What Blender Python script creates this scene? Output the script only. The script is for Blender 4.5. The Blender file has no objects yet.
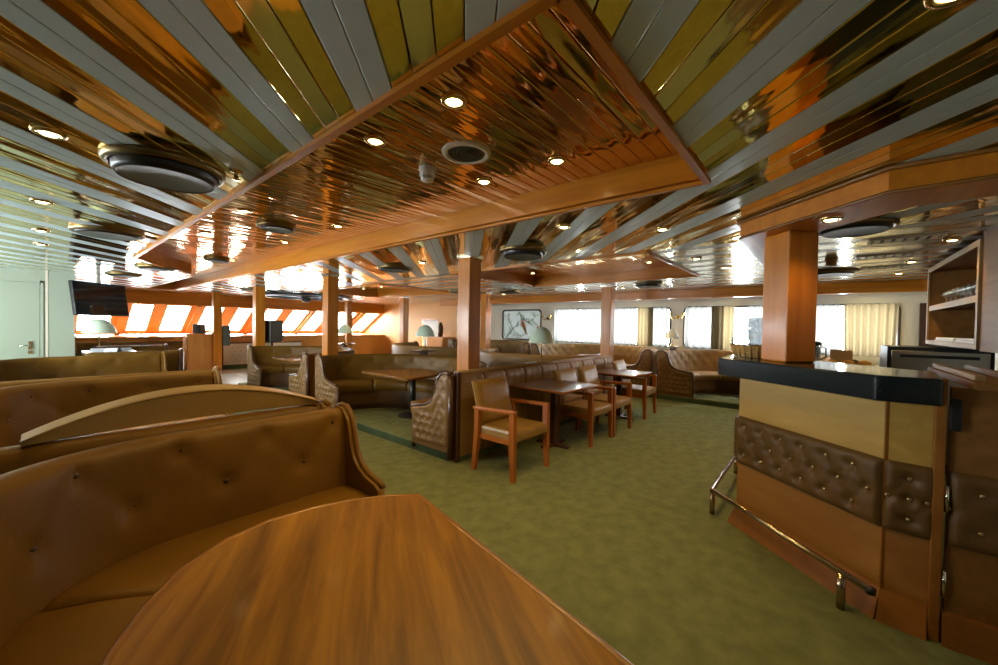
import bpy, bmesh, math, random
from mathutils import Vector, Matrix
random.seed(7)
PI = math.pi
scene = bpy.context.scene
COL = scene.collection

# ------------------------------------------------------------------ camera
H = 1.45
cam_d = bpy.data.cameras.new('camera'); cam = bpy.data.objects.new('camera', cam_d); COL.objects.link(cam)
cam_d.sensor_width = 36.0; cam_d.lens = 386.0 / 998.0 * 36.0; cam_d.clip_start = 0.02; cam_d.clip_end = 200
yaw, pit, rol = math.radians(39.98), math.radians(-1.01), math.radians(1.017)
Fv = Vector((math.cos(yaw) * math.cos(pit), math.sin(yaw) * math.cos(pit), math.sin(pit)))
r0 = Vector((math.sin(yaw), -math.cos(yaw), 0)); u0 = r0.cross(Fv)
Rv = r0 * math.cos(rol) + u0 * math.sin(rol); Uv = -r0 * math.sin(rol) + u0 * math.cos(rol)
cam.matrix_world = Matrix(((Rv.x, Uv.x, -Fv.x, 0), (Rv.y, Uv.y, -Fv.y, 0), (Rv.z, Uv.z, -Fv.z, H), (0, 0, 0, 1)))
scene.camera = cam

# ------------------------------------------------------------------ world, exposure
SKY = 46.0
world = bpy.data.worlds.new('sky'); scene.world = world; world.use_nodes = True
bgn = world.node_tree.nodes['Background']
bgn.inputs[0].default_value = (0.95, 0.98, 1.0, 1); bgn.inputs[1].default_value = SKY
vs = scene.view_settings
vs.view_transform = 'Standard'; vs.look = 'None'; vs.gamma = 1.0; vs.use_curve_mapping = False; vs.exposure = 0.12
scene.cycles.use_denoising = True
scene.cycles.max_bounces = 9; scene.cycles.diffuse_bounces = 4; scene.cycles.glossy_bounces = 5
scene.cycles.transparent_max_bounces = 12
scene.cycles.sample_clamp_indirect = 6.0
scene.cycles.caustics_reflective = False; scene.cycles.caustics_refractive = False
LAMP_W = 16.0          # ceiling downlights
LAMP_C = (1.0, 0.66, 0.22)

def portal(loc, sx, sy, direction):
    l = bpy.data.lights.new('daylight_portal', 'AREA'); l.shape = 'RECTANGLE'; l.size = sx; l.size_y = sy
    l.cycles.is_portal = True
    o = bpy.data.objects.new('daylight_portal', l); COL.objects.link(o); o.location = loc
    o.rotation_euler = Vector(direction).to_track_quat('-Z', 'Y').to_euler()
    return o

# ------------------------------------------------------------------ materials
M = {}
def new_mat(name):
    m = bpy.data.materials.new(name); m.use_nodes = True
    M[name] = m
    return m, m.node_tree.nodes, m.node_tree.links, m.node_tree.nodes['Principled BSDF']

def plain(name, col, rough=0.5, metal=0.0, bump=0.0, bscale=60, spec=0.5, var=0.0, vscale=4.0):
    m, n, l, b = new_mat(name)
    b.inputs['Base Color'].default_value = (*col, 1); b.inputs['Roughness'].default_value = rough
    b.inputs['Metallic'].default_value = metal; b.inputs['Specular IOR Level'].default_value = spec
    tc = n.new('ShaderNodeTexCoord')
    if var:
        t = n.new('ShaderNodeTexNoise'); t.inputs['Scale'].default_value = vscale; t.inputs['Detail'].default_value = 5
        l.new(tc.outputs['Object'], t.inputs['Vector'])
        r = n.new('ShaderNodeValToRGB'); r.color_ramp.elements[0].position = .3; r.color_ramp.elements[1].position = .7
        r.color_ramp.elements[0].color = (*[c * (1 - var) for c in col], 1)
        r.color_ramp.elements[1].color = (*[min(1, c * (1 + var)) for c in col], 1)
        l.new(t.outputs['Fac'], r.inputs['Fac']); l.new(r.outputs['Color'], b.inputs['Base Color'])
    if bump:
        t2 = n.new('ShaderNodeTexNoise'); t2.inputs['Scale'].default_value = bscale; t2.inputs['Detail'].default_value = 4
        l.new(tc.outputs['Object'], t2.inputs['Vector'])
        bp = n.new('ShaderNodeBump'); bp.inputs['Strength'].default_value = bump; bp.inputs['Distance'].default_value = .01
        l.new(t2.outputs['Fac'], bp.inputs['Height']); l.new(bp.outputs['Normal'], b.inputs['Normal'])
    return m

def wood(name, c1, c2, axis='x', scale=1.0, rough=0.3, rotz=0.0, stretch=14.0, coat=0.3, planks=0.0):
    m, n, l, b = new_mat(name)
    tc = n.new('ShaderNodeTexCoord'); mp = n.new('ShaderNodeMapping')
    s = {'x': (1, stretch, stretch), 'y': (stretch, 1, stretch), 'z': (stretch, stretch, 1)}[axis]
    mp.vector_type = 'TEXTURE' if False else 'POINT'
    mr = n.new('ShaderNodeMapping'); mr.inputs['Rotation'].default_value = (0, 0, rotz)
    l.new(tc.outputs['Object'], mr.inputs['Vector']); l.new(mr.outputs['Vector'], mp.inputs['Vector'])
    mp.inputs['Scale'].default_value = tuple(v * scale for v in s)
    t = n.new('ShaderNodeTexNoise'); t.inputs['Scale'].default_value = 1.1; t.inputs['Detail'].default_value = 7
    t.inputs['Roughness'].default_value = .6; t.inputs['Distortion'].default_value = .6
    l.new(mp.outputs['Vector'], t.inputs['Vector'])
    r = n.new('ShaderNodeValToRGB'); e = r.color_ramp.elements
    e[0].position = .32; e[1].position = .68; e[0].color = (*c1, 1); e[1].color = (*c2, 1)
    l.new(t.outputs['Fac'], r.inputs['Fac'])
    out = r.outputs['Color']
    if planks:
        w = n.new('ShaderNodeTexNoise'); w.inputs['Scale'].default_value = planks; w.inputs['Detail'].default_value = 1
        mp2 = n.new('ShaderNodeMapping'); mp2.inputs['Scale'].default_value = tuple(.06 if v == 1 else 1 for v in s)
        l.new(mr.outputs['Vector'], mp2.inputs['Vector']); l.new(mp2.outputs['Vector'], w.inputs['Vector'])
        rr = n.new('ShaderNodeValToRGB'); rr.color_ramp.elements[0].position = .38; rr.color_ramp.elements[1].position = .62
        rr.color_ramp.elements[0].color = (.68, .63, .58, 1); rr.color_ramp.elements[1].color = (1.15, 1.10, 1.0, 1)
        l.new(w.outputs['Fac'], rr.inputs['Fac'])
        mx = n.new('ShaderNodeMix'); mx.data_type = 'RGBA'; mx.blend_type = 'MULTIPLY'; mx.inputs['Factor'].default_value = 1
        l.new(out, mx.inputs['A']); l.new(rr.outputs['Color'], mx.inputs['B']); out = mx.outputs['Result']
    l.new(out, b.inputs['Base Color'])
    b.inputs['Specular IOR Level'].default_value = .35; b.inputs['Roughness'].default_value = rough; b.inputs['Coat Weight'].default_value = coat; b.inputs['Coat Roughness'].default_value = .12
    bp = n.new('ShaderNodeBump'); bp.inputs['Strength'].default_value = .06; bp.inputs['Distance'].default_value = .004
    l.new(t.outputs['Fac'], bp.inputs['Height']); l.new(bp.outputs['Normal'], b.inputs['Normal'])
    return m

def mirror_strip(name, col, rough, wave=0.25, along=(1, 1, 0)):
    """polished metal slat with long shallow waves in the sheet"""
    m, n, l, b = new_mat(name)
    b.inputs['Metallic'].default_value = 1.0; b.inputs['Roughness'].default_value = rough
    b.inputs['Base Color'].default_value = (*col, 1)
    tc = n.new('ShaderNodeTexCoord'); mp = n.new('ShaderNodeMapping')
    a = math.atan2(along[1], along[0])
    mr = n.new('ShaderNodeMapping'); mr.inputs['Rotation'].default_value = (0, 0, -a)
    mp.inputs['Scale'].default_value = (1.3, 9, 1)
    l.new(tc.outputs['Object'], mr.inputs['Vector']); l.new(mr.outputs['Vector'], mp.inputs['Vector'])
    t = n.new('ShaderNodeTexNoise'); t.inputs['Scale'].default_value = 1.0; t.inputs['Detail'].default_value = 1.5
    l.new(mp.outputs['Vector'], t.inputs['Vector'])
    bp = n.new('ShaderNodeBump'); bp.inputs['Strength'].default_value = wave; bp.inputs['Distance'].default_value = .03
    l.new(t.outputs['Fac'], bp.inputs['Height']); l.new(bp.outputs['Normal'], b.inputs['Normal'])
    return m

def emit(name, col, s):
    m, n, l, b = new_mat(name)
    b.inputs['Base Color'].default_value = (*col, 1); b.inputs['Emission Color'].default_value = (*col, 1)
    b.inputs['Emission Strength'].default_value = s
    return m

def sheer(name, col, transp, trans=.5):
    m, n, l, b = new_mat(name)
    out = n['Material Output']; n.remove(b)
    tr = n.new('ShaderNodeBsdfTransparent'); tl = n.new('ShaderNodeBsdfTranslucent'); df = n.new('ShaderNodeBsdfDiffuse')
    tl.inputs[0].default_value = (*col, 1); df.inputs[0].default_value = (*col, 1)
    m1 = n.new('ShaderNodeMixShader'); m1.inputs[0].default_value = trans
    l.new(df.outputs[0], m1.inputs[1]); l.new(tl.outputs[0], m1.inputs[2])
    m2 = n.new('ShaderNodeMixShader'); m2.inputs[0].default_value = transp
    l.new(m1.outputs[0], m2.inputs[1]); l.new(tr.outputs[0], m2.inputs[2]); l.new(m2.outputs[0], out.inputs[0])
    return m

def glass(name, tint=(1, 1, 1), gloss=.08, rough=0.02):
    m, n, l, b = new_mat(name)
    out = n['Material Output']; n.remove(b)
    tr = n.new('ShaderNodeBsdfTransparent'); tr.inputs[0].default_value = (*tint, 1)
    g = n.new('ShaderNodeBsdfGlossy'); g.inputs['Roughness'].default_value = rough
    mx = n.new('ShaderNodeMixShader'); mx.inputs[0].default_value = gloss
    l.new(tr.outputs[0], mx.inputs[1]); l.new(g.outputs[0], mx.inputs[2]); l.new(mx.outputs[0], out.inputs[0])
    return m

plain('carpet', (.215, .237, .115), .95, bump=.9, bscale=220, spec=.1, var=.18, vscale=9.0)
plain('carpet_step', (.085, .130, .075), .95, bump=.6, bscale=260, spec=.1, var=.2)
plain('leather', (.158, .074, .006), .48, spec=.3, bump=.10, bscale=160, var=.16, vscale=3)
plain('leather_chair', (.300, .165, .034), .38, bump=.10, bscale=160, var=.14, vscale=5)
plain('leather_pad_lit', (.400, .255, .085), .45, bump=.10, bscale=160, var=.10, vscale=3)  # lighter leather: light falling on the pad is put into the colour
plain('leather_pale', (.300, .165, .050), .48, spec=.3, bump=.10, bscale=160, var=.14, vscale=3)
plain('leather_wing', (.185, .094, .020), .46, bump=.10, bscale=160, var=.14, vscale=3)
plain('leather_bar', (.135, .070, .018), .46, spec=.35, bump=.10, bscale=160, var=.14, vscale=4)
plain('leather_base', (.130, .058, .018), .42, bump=.08, bscale=160, var=.12)
plain('button', (.060, .026, .010), .35)
plain('button_bar', (.50, .36, .18), .22, metal=.7)
plain('button_pale', (.38, .26, .12), .35)
plain('leather_white', (.90, .85, .74), .45, bump=.05)
wood('wood_table', (.165, .070, .006), (.37, .175, .015), 'x', 1.7, .42, rotz=-math.radians(58), stretch=12, coat=.06, planks=6.0)
wood('wood_table_dark', (.090, .036, .012), (.17, .075, .026), 'x', 1.0, .3, stretch=12)
wood('wood_edge', (.20, .080, .012), (.30, .125, .020), 'x', 1.2, .35, stretch=8)
wood('wood_x', (.48, .148, .006), (.66, .230, .012), 'x', .9, .48, coat=.2)
wood('wood_y', (.48, .148, .006), (.66, .230, .012), 'y', .9, .34, coat=.2)
wood('wood_z', (.48, .148, .006), (.66, .230, .012), 'z', .9, .34, coat=.2)
wood('wood_bar', (.42, .245, .050), (.56, .350, .085), 'x', .7, .36, rotz=-PI / 4, stretch=10, coat=.2)
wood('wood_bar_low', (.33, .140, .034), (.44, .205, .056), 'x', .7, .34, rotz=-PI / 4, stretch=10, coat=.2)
wood('wood_plinth', (.26, .095, .012), (.34, .135, .020), 'x', .7, .55, stretch=10, coat=.0)
wood('wood_dark', (.050, .018, .008), (.085, .032, .013), 'z', 1, .35, stretch=10)
wood('wood_chair', (.30, .080, .010), (.42, .125, .017), 'z', 1.5, .28, coat=.4)
wood('wood_cab', (.20, .085, .016), (.28, .125, .026), 'x', .9, .6, coat=0)
wood('wood_cab_in', (.11, .042, .014), (.15, .06, .02), 'x', .9, .45)
wood('wood_pale', (.30, .18, .07), (.40, .25, .10), 'x', 1, .55, coat=0)
wood('wood_orange', (.66, .27, .060), (.78, .36, .100), 'z', .8, .3, coat=.4)
mirror_strip('brass', (.80, .60, .15), .055, .24)
mirror_strip('champagne', (.78, .72, .44), .09, .24)
mirror_strip('brass_fore', (.62, .52, .26), .16, .30, (0, 1, 0))
mirror_strip('silver_fore', (.80, .80, .74), .18, .30, (0, 1, 0))
mirror_strip('bronze', (.78, .50, .17), .06, .45, (1, 0, 0))
plain('grey_strip', (.58, .72, .77), .30, spec=.6)
plain('grey_strip_fore', (.66, .70, .68), .26, spec=.6)
plain('backing', (.012, .010, .008), .8)
plain('paint_white', (.36, .41, .31), .55, bump=.02)
plain('paint_cream', (.86, .79, .64), .6, bump=.02)
plain('paint_peach_lit', (.88, .42, .10), .55)  # orange light on the cream wall, put into the paint colour
plain('paint_door', (.34, .395, .295), .45)
plain('stone_black', (.008, .014, .017), .16, var=.12, vscale=30)
plain('marble', (.90, .90, .88), .18, var=.08, vscale=6)
plain('steel', (.55, .54, .50), .26, metal=1.0)
plain('rail_steel', (.46, .36, .27), .22, metal=1.0)
plain('chrome', (.75, .75, .72), .12, metal=1.0)
plain('brass_ring', (.70, .52, .22), .22, metal=1.0)
plain('bronze_rim', (.22, .16, .07), .35, metal=1.0)
plain('black', (.012, .012, .013), .4)
plain('black_gloss', (.010, .014, .022), .08)
plain('black_cone', (.13, .15, .13), .5)
plain('grille', (.10, .11, .10), .5, metal=.4)
plain('white_plastic', (.84, .82, .74), .4)
plain('window_frame', (.045, .030, .022), .3)
plain('frame_cream', (.74, .66, .52), .4)
plain('lamp_shade', (.70, .84, .64), .35)
plain('shade_white', (.80, .80, .74), .5)
plain('gold', (.80, .55, .16), .22, metal=1.0)
plain('wicker', (.56, .33, .10), .6, bump=.5, bscale=120)
plain('bread', (.62, .30, .06), .7, bump=.3, bscale=30)
plain('cardboard', (.66, .46, .27), .7)
plain('paper', (.82, .84, .84), .6)
plain('leaf_green', (.10, .16, .05), .5)
plain('twig', (.16, .10, .05), .6)
plain('blossom', (.70, .45, .35), .5)
sheer('curtain_sheer', (.16, .155, .145), .0, .30)
sheer('curtain_beige', (.17, .128, .068), .0, .24)
sheer('frosted', (.20, .21, .20), .0, .45)
glass('pane', (.96, .99, 1.0), .05)
glass('dome', (.64, .68, .72), .20, .05)
glass('stemware', (.88, .92, .92), .42, .05)
emit('bulb', (1.0, .78, .36), 16)

# ------------------------------------------------------------------ mesh helpers
def link(o, parent=None):
    COL.objects.link(o)
    if parent is not None:
        o.parent = parent
    return o

def mesh_obj(name, verts, faces, mat, parent=None, smooth=False, loc=None):
    me = bpy.data.meshes.new(name); me.from_pydata([tuple(v) for v in verts], [], faces); me.update()
    if smooth:
        for p in me.polygons:
            p.use_smooth = True
    if mat:
        me.materials.append(M[mat])
    o = bpy.data.objects.new(name, me)
    if loc is not None:
        o.location = loc
    return link(o, parent)

class MB:
    """collects shapes of ONE thing or part"""
    def __init__(self):
        self.v = []; self.f = []; self.sm = []
    def add(self, verts, faces, smooth=False):
        b = len(self.v); self.v += [tuple(v) for v in verts]
        self.f += [tuple(i + b for i in f) for f in faces]; self.sm += [smooth] * len(faces)
        return self
    def box(self, x0, y0, z0, x1, y1, z1, bev=0.0):
        if bev <= 0:
            v = [(x0, y0, z0), (x1, y0, z0), (x1, y1, z0), (x0, y1, z0), (x0, y0, z1), (x1, y0, z1), (x1, y1, z1), (x0, y1, z1)]
            return self.add(v, [(0, 3, 2, 1), (4, 5, 6, 7), (0, 1, 5, 4), (1, 2, 6, 5), (2, 3, 7, 6), (3, 0, 4, 7)])
        bm = bmesh.new(); bmesh.ops.create_cube(bm, size=1)
        for w in bm.verts:
            w.co = Vector((x0 + (w.co.x + .5) * (x1 - x0), y0 + (w.co.y + .5) * (y1 - y0), z0 + (w.co.z + .5) * (z1 - z0)))
        bmesh.ops.bevel(bm, geom=bm.edges[:], offset=bev, segments=2, profile=.6, affect='EDGES')
        bm.verts.ensure_lookup_table(); bm.verts.index_update()
        self.add([w.co[:] for w in bm.verts], [[w.index for w in f.verts] for f in bm.faces], False); bm.free()
        return self
    def prism(self, poly, z0, z1):
        n = len(poly)
        v = [(x, y, z0) for x, y in poly] + [(x, y, z1) for x, y in poly]
        f = [tuple(range(n - 1, -1, -1)), tuple(range(n, 2 * n))] + [(i, (i + 1) % n, n + (i + 1) % n, n + i) for i in range(n)]
        return self.add(v, f)
    def extrude(self, pts3, vec):
        n = len(pts3); vec = Vector(vec)
        v = [Vector(p) for p in pts3] + [Vector(p) + vec for p in pts3]
        return self.add(v, [tuple(range(n - 1, -1, -1)), tuple(range(n, 2 * n))] + [(i, (i + 1) % n, n + (i + 1) % n, n + i) for i in range(n)])
    def tube(self, pts, r, k=8, closed=False):
        pts = [Vector(p) for p in pts]; n = len(pts); vs_ = []; rr = r if isinstance(r, (list, tuple)) else [r] * n
        prev = None
        for i, p in enumerate(pts):
            a = pts[i - 1] if (i > 0 or closed) else p; c = pts[(i + 1) % n] if (i < n - 1 or closed) else p
            t = (c - a).normalized()
            up = Vector((0, 0, 1)) if abs(t.z) < .9 else Vector((1, 0, 0))
            if prev is not None:
                up = prev
            s = t.cross(up).normalized(); w = s.cross(t).normalized(); prev = w
            for j in range(k):
                an = 2 * PI * j / k
                vs_.append(p + s * math.cos(an) * rr[i] + w * math.sin(an) * rr[i])
        fs = []
        for i in range(n if closed else n - 1):
            for j in range(k):
                a = i * k + j; b2 = i * k + (j + 1) % k; i2 = (i + 1) % n
                fs.append((a, b2, i2 * k + (j + 1) % k, i2 * k + j))
        if not closed:
            fs += [tuple(range(k - 1, -1, -1)), tuple(range((n - 1) * k, n * k))]
        return self.add(vs_, fs, True)
    def lathe(self, prof, k=24, c=(0, 0, 0), a0=0, a1=2 * PI):
        full = abs(a1 - a0 - 2 * PI) < 1e-6; m = k if full else k + 1; v = []; n = len(prof)
        for i in range(m):
            a = a0 + (a1 - a0) * i / k
            for r, z in prof:
                v.append((c[0] + r * math.cos(a), c[1] + r * math.sin(a), c[2] + z))
        f = []
        for i in range(k):
            i2 = (i + 1) % m
            for j in range(n - 1):
                f.append((i * n + j, i2 * n + j, i2 * n + j + 1, i * n + j + 1))
        return self.add(v, f, True)
    def grid(self, P_, nu, nv, close_back=None, smooth=True):
        v = [P_(i / nu, j / nv) for i in range(nu + 1) for j in range(nv + 1)]
        f = [(i * (nv + 1) + j, (i + 1) * (nv + 1) + j, (i + 1) * (nv + 1) + j + 1, i * (nv + 1) + j + 1) for i in range(nu) for j in range(nv)]
        return self.add(v, f, smooth)
    def build(self, name, mat, parent=None, loc=None, auto=False):
        o = mesh_obj(name, self.v, self.f, mat, parent, False, loc)
        for p, s in zip(o.data.polygons, self.sm):
            p.use_smooth = s
        bm = bmesh.new(); bm.from_mesh(o.data); bmesh.ops.remove_doubles(bm, verts=bm.verts, dist=1e-6)
        bmesh.ops.recalc_face_normals(bm, faces=bm.faces); bm.to_mesh(o.data); bm.free()
        return o

def tag(o, label=None, cat=None, group=None, kind=None):
    if label: o['label'] = label
    if cat: o['category'] = cat
    if group: o['group'] = group
    if kind: o['kind'] = kind
    return o

def empty(name, loc=(0, 0, 0), rz=0.0):
    o = bpy.data.objects.new(name, None); o.location = loc; o.rotation_euler = (0, 0, rz); o.empty_display_size = .1
    return link(o)

def copy_tree(o, parent=None):
    c = o.copy(); COL.objects.link(c)
    if parent is not None:
        c.parent = parent
    for ch in list(o.children):
        copy_tree(ch, c)
    return c

def inst(src, parent, loc, rot=None, name=None):
    c = bpy.data.objects.new(name or src.name.split('.')[0], src.data); c.location = loc
    if rot is not None:
        c.rotation_euler = rot
    return link(c, parent)

def clip_half(poly, nx, ny, d):
    """keep points with nx*x+ny*y<=d"""
    out = []
    for i in range(len(poly)):
        a = poly[i]; b = poly[(i + 1) % len(poly)]
        da = nx * a[0] + ny * a[1] - d; db = nx * b[0] + ny * b[1] - d
        if da <= 0:
            out.append(a)
        if (da < 0 < db) or (db < 0 < da):
            t = da / (da - db); out.append((a[0] + (b[0] - a[0]) * t, a[1] + (b[1] - a[1]) * t))
    return out

def area(poly):
    return .5 * sum(poly[i][0] * poly[(i + 1) % len(poly)][1] - poly[(i + 1) % len(poly)][0] * poly[i][1] for i in range(len(poly)))

def tuft(s, z, btn, r, A, crease):
    """inward depth of a buttoned upholstery face at (s,z)"""
    d = 0.0
    for bs, bz in btn:
        q = ((s - bs) ** 2 + (z - bz) ** 2) / (r * r)
        if q < 9:
            d = max(d, A * math.exp(-q))
    for (a, b) in crease:
        ax, az = a; bx, bz = b; L2 = (bx - ax) ** 2 + (bz - az) ** 2
        t = max(0, min(1, ((s - ax) * (bx - ax) + (z - az) * (bz - az)) / L2))
        q = ((s - ax - t * (bx - ax)) ** 2 + (z - az - t * (bz - az)) ** 2) / (r * r * .16)
        if q < 9:
            d = max(d, A * .30 * math.exp(-q))
    return d

# button mesh shared by every upholstered thing
_bm = MB(); _bm.lathe([(0, .007), (.006, .0062), (.0105, .003), (.0115, 0)], 8)
BTN = {}
for mname in ('button', 'button_bar', 'button_pale'):
    me = bpy.data.meshes.new('button'); me.from_pydata(_bm.v, [], _bm.f); me.materials.append(M[mname])
    for p in me.polygons:
        p.use_smooth = True
    BTN[mname] = me
def add_button(parent, loc, normal, mname='button', scale=1.0):
    o = bpy.data.objects.new('button', BTN[mname]); o.location = loc
    o.rotation_euler = Vector(normal).to_track_quat('Z', 'Y').to_euler(); o.scale = (scale,) * 3
    return link(o, parent)

# ================================================================== SETTING
ZC = 2.23; ZR = 2.394
X0, X1, Y0, Y1 = -2.2, 10.0, -1.8, 14.0
PITCH = .0798

fl = MB().box(X0 - .1, Y0 - .1, -.08, X1 + .1, 16.0, 0).build('floor', 'carpet'); tag(fl, 'worn green carpet covering the lounge floor', kind='structure')

# dance floor tiles
df = empty('floor', (0, 0, 0)); tag(df, 'white marble dance floor with dark joints', kind='structure')
tile = MB().box(-.488, -.488, 0, .488, .488, .012, .004).build('tile', 'marble', df)
first = True
for i in range(4):
    for j in range(6):
        c = (1.95 + i * .985 - (0), 9.95 + j * .985 * .62, 0)
        if first:
            tile.location = c; tile.scale = (1, .62, 1); first = False
        else:
            t = inst(tile, df, c); t.scale = (1, .62, 1)
MB().box(1.45, 9.6, .001, 5.42, 13.36, .004).build('joint', 'black', df)

# raised platforms under the curved booths
def platform(nm, x0, y0, x1, y1, lab):
    p = MB().box(x0, y0, 0, x1, y1, .10, .008).build(nm, 'carpet'); tag(p, lab, kind='structure')
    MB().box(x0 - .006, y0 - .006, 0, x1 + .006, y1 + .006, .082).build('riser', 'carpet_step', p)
platform('floor', 2.80, 3.04, 7.12, 9.75, 'raised carpeted step under the inner curved booths')
platform('floor', 8.22, -1.79, 9.99, 9.0, 'raised carpeted step along the window side')

def bevel(o, w=.0032, n=2):
    b_ = o.modifiers.new('bevel', 'BEVEL'); b_.width = w; b_.segments = n; b_.limit_method = 'ANGLE'
    return o
# ---- ceiling: diagonal strips over the camera half, fore-and-aft strips over the window half
ceil = MB().box(X0, Y0, ZR + .10, X1, 16.0, ZR + .14).build('ceiling', 'backing'); tag(ceil, 'strip ceiling of grey and brass slats', kind='structure')
XS = 4.0
R1 = [(.78, .49), (2.23, .49), (2.23, 12.7), (1.70, 12.7), (1.70, 8.4), (.78, 6.6)]
Y1C = 14.15
pieces = [[(X0, Y0), (.78, Y0), (.78, 6.6), (X0, 6.6)], [(X0, 6.6), (.78, 6.6), (1.7, 8.4), (X0, 8.4)], [(X0, 8.4), (1.7, 8.4), (1.7, Y1C), (X0, Y1C)],
          [(1.7, 12.7), (2.23, 12.7), (2.23, Y1C), (1.7, Y1C)], [(.78, Y0), (2.23, Y0), (2.23, .49), (.78, .49)], [(2.23, Y0), (XS, Y0), (XS, Y1C), (2.23, Y1C)]]
S2 = 2 ** -.5
k0 = int((-(Y1C - X0) * S2) / PITCH) - 1; k1 = int((XS - Y0) * S2 / PITCH) + 1
KMAT = ['grey_strip', 'grey_strip', 'brass', 'champagne', 'brass']
for k in range(k0, k1 + 1):
    va = -.015 + k * PITCH + .0012; vb = va + PITCH - .0024
    mb = MB()
    for pc in pieces:
        q = clip_half(pc, -S2, S2, -va); q = clip_half(q, S2, -S2, vb) if q else q
        if len(q) >= 3 and abs(area(q)) > 1e-4:
            if area(q) < 0: q = q[::-1]
            mb.prism(q, ZC, ZC + .016)
    if mb.v:
        bevel(mb.build('strip', KMAT[k % 5], ceil))
R2 = (XS, 1.4, XS + 27 * PITCH, 4.3); R3 = (XS + 4 * PITCH, 6.7, XS + 30 * PITCH, 10.0)
KB = ['grey_strip_fore', 'grey_strip_fore', 'brass_fore', 'silver_fore', 'brass_fore']
for k in range(int((X1 - XS) / PITCH) + 1):
    xa = XS + k * PITCH; xb = min(xa + PITCH, X1)
    iv = [(Y0, Y1C)]
    for (a, b, c, d) in (R2, R3):
        if a - .01 < (xa + xb) / 2 < c + .01:
            nv = []
            for (s, e) in iv:
                if s < b: nv.append((s, min(e, b)))
                if e > d: nv.append((max(s, d), e))
            iv = nv
    mb = MB()
    for s, e in iv:
        mb.box(xa + .002, s, ZC, xb - .002, e, ZC + .016)
    bevel(mb.build('strip', KB[k % 5], ceil))

# ---- coffers
def coffer(nm, poly, slats, lab, fascia_mat='wood_y'):
    e = empty(nm); tag(e, lab, kind='structure')
    for (q,) in slats:
        bevel(MB().prism(q, ZR, ZR + .02).build('slat', 'bronze', e), .006)
    n = len(poly)
    for i in range(n):
        a = Vector((*poly[i], 0)); b = Vector((*poly[(i + 1) % n], 0)); t = (b - a).normalized(); nrm = Vector((-t.y, t.x, 0))  # inward for ccw
        mt = 'wood_y' if abs(t.y) > abs(t.x) else 'wood_x'
        a1 = a - t * .0; b1 = b + t * .0
        # upright board
        q = [a1, b1, b1 - nrm * .024, a1 - nrm * .024]
        f = MB(); f.extrude([(p.x, p.y, ZC - .014) for p in q], (0, 0, ZR - ZC + .044)); fo = f.build('fascia', mt, e)
        # lower lip moulding
        q = [a1 + nrm * .006, b1 + nrm * .006, b1 - nrm * .026 + t * .02, a1 - nrm * .026 - t * .02]
        m2 = MB(); m2.extrude([(p.x, p.y, ZC - .020) for p in q], (0, 0, .016))
        m2.tube([tuple(a1 + nrm * .012 + Vector((0, 0, ZC + .002))), tuple(b1 + nrm * .012 + Vector((0, 0, ZC + .002)))], .006, 6)
        m2.build('lip', mt, fo)
    return e
def xl(y):
    return .78 if y <= 6.6 else (.78 + (y - 6.6) / 1.8 * .92 if y < 8.4 else 1.70)
sl = []
y = .49
while y < 12.7 - .02:
    ya, yb = y + .0015, min(y + PITCH - .0015, 12.7)
    sl.append(([(xl(ya), ya), (2.23, ya), (2.23, yb), (xl(yb), yb)],)); y += PITCH
coffer('ceiling_coffer', R1, sl, 'long raised coffer of polished bronze slats framed in wood')
for (a, b, c, d), lab in ((R2, 'small raised coffer beyond the second pillar, framed in orange wood'), (R3, 'far raised coffer over the forward booths, framed in orange wood')):
    sl = []; y = b
    while y < d - .02:
        sl.append(([(a, y + .004), (c, y + .004), (c, min(y + PITCH - .004, d)), (a, min(y + PITCH - .004, d))],)); y += PITCH
    coffer('ceiling_coffer', [(a, b), (c, b), (c, d), (a, d)], sl, lab)

# ---- longitudinal beam before the windows
b = MB().box(8.24, Y0, 2.06, 8.36, 9.4, ZC, .004).build('beam', 'wood_y'); tag(b, 'orange wooden ceiling beam running along the window side', kind='structure')

# ---- columns
def column(x, y, z0, label, w=.19):
    o = MB().box(-w / 2, -w / 2, 0, w / 2, w / 2, ZC - z0 + .0, .012).build('column', 'wood_z', loc=(x, y, z0)); tag(o, label, kind='structure')
    MB().box(-w / 2 - .012, -w / 2 - .012, ZC - z0 - .02, w / 2 + .012, w / 2 + .012, ZC - z0).build('cap', 'chrome', o)
    return o
for i, (xx, yy) in enumerate(((3.19, 3.13), (3.12, 6.28), (3.11, 9.50), (3.07, 12.46))):
    column(xx, yy, 0, ['square wooden pillar rising from the end of the buttoned partition', 'square wooden pillar between the two curved aisle booths', 'square wooden pillar behind the far aisle booth', 'square wooden pillar beside the orange cabinet and dance floor'][i])
for i, (xx, yy) in enumerate(((6.93, 3.13), (6.93, 6.24), (6.92, 9.46), (6.82, 12.46))):
    column(xx, yy, 0, ['square wooden pillar in front of the starboard windows', 'square wooden pillar beside the flowering-branch window', 'square wooden pillar in front of the peach-lit wall', 'square wooden pillar by the raked front windows'][i])

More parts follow.
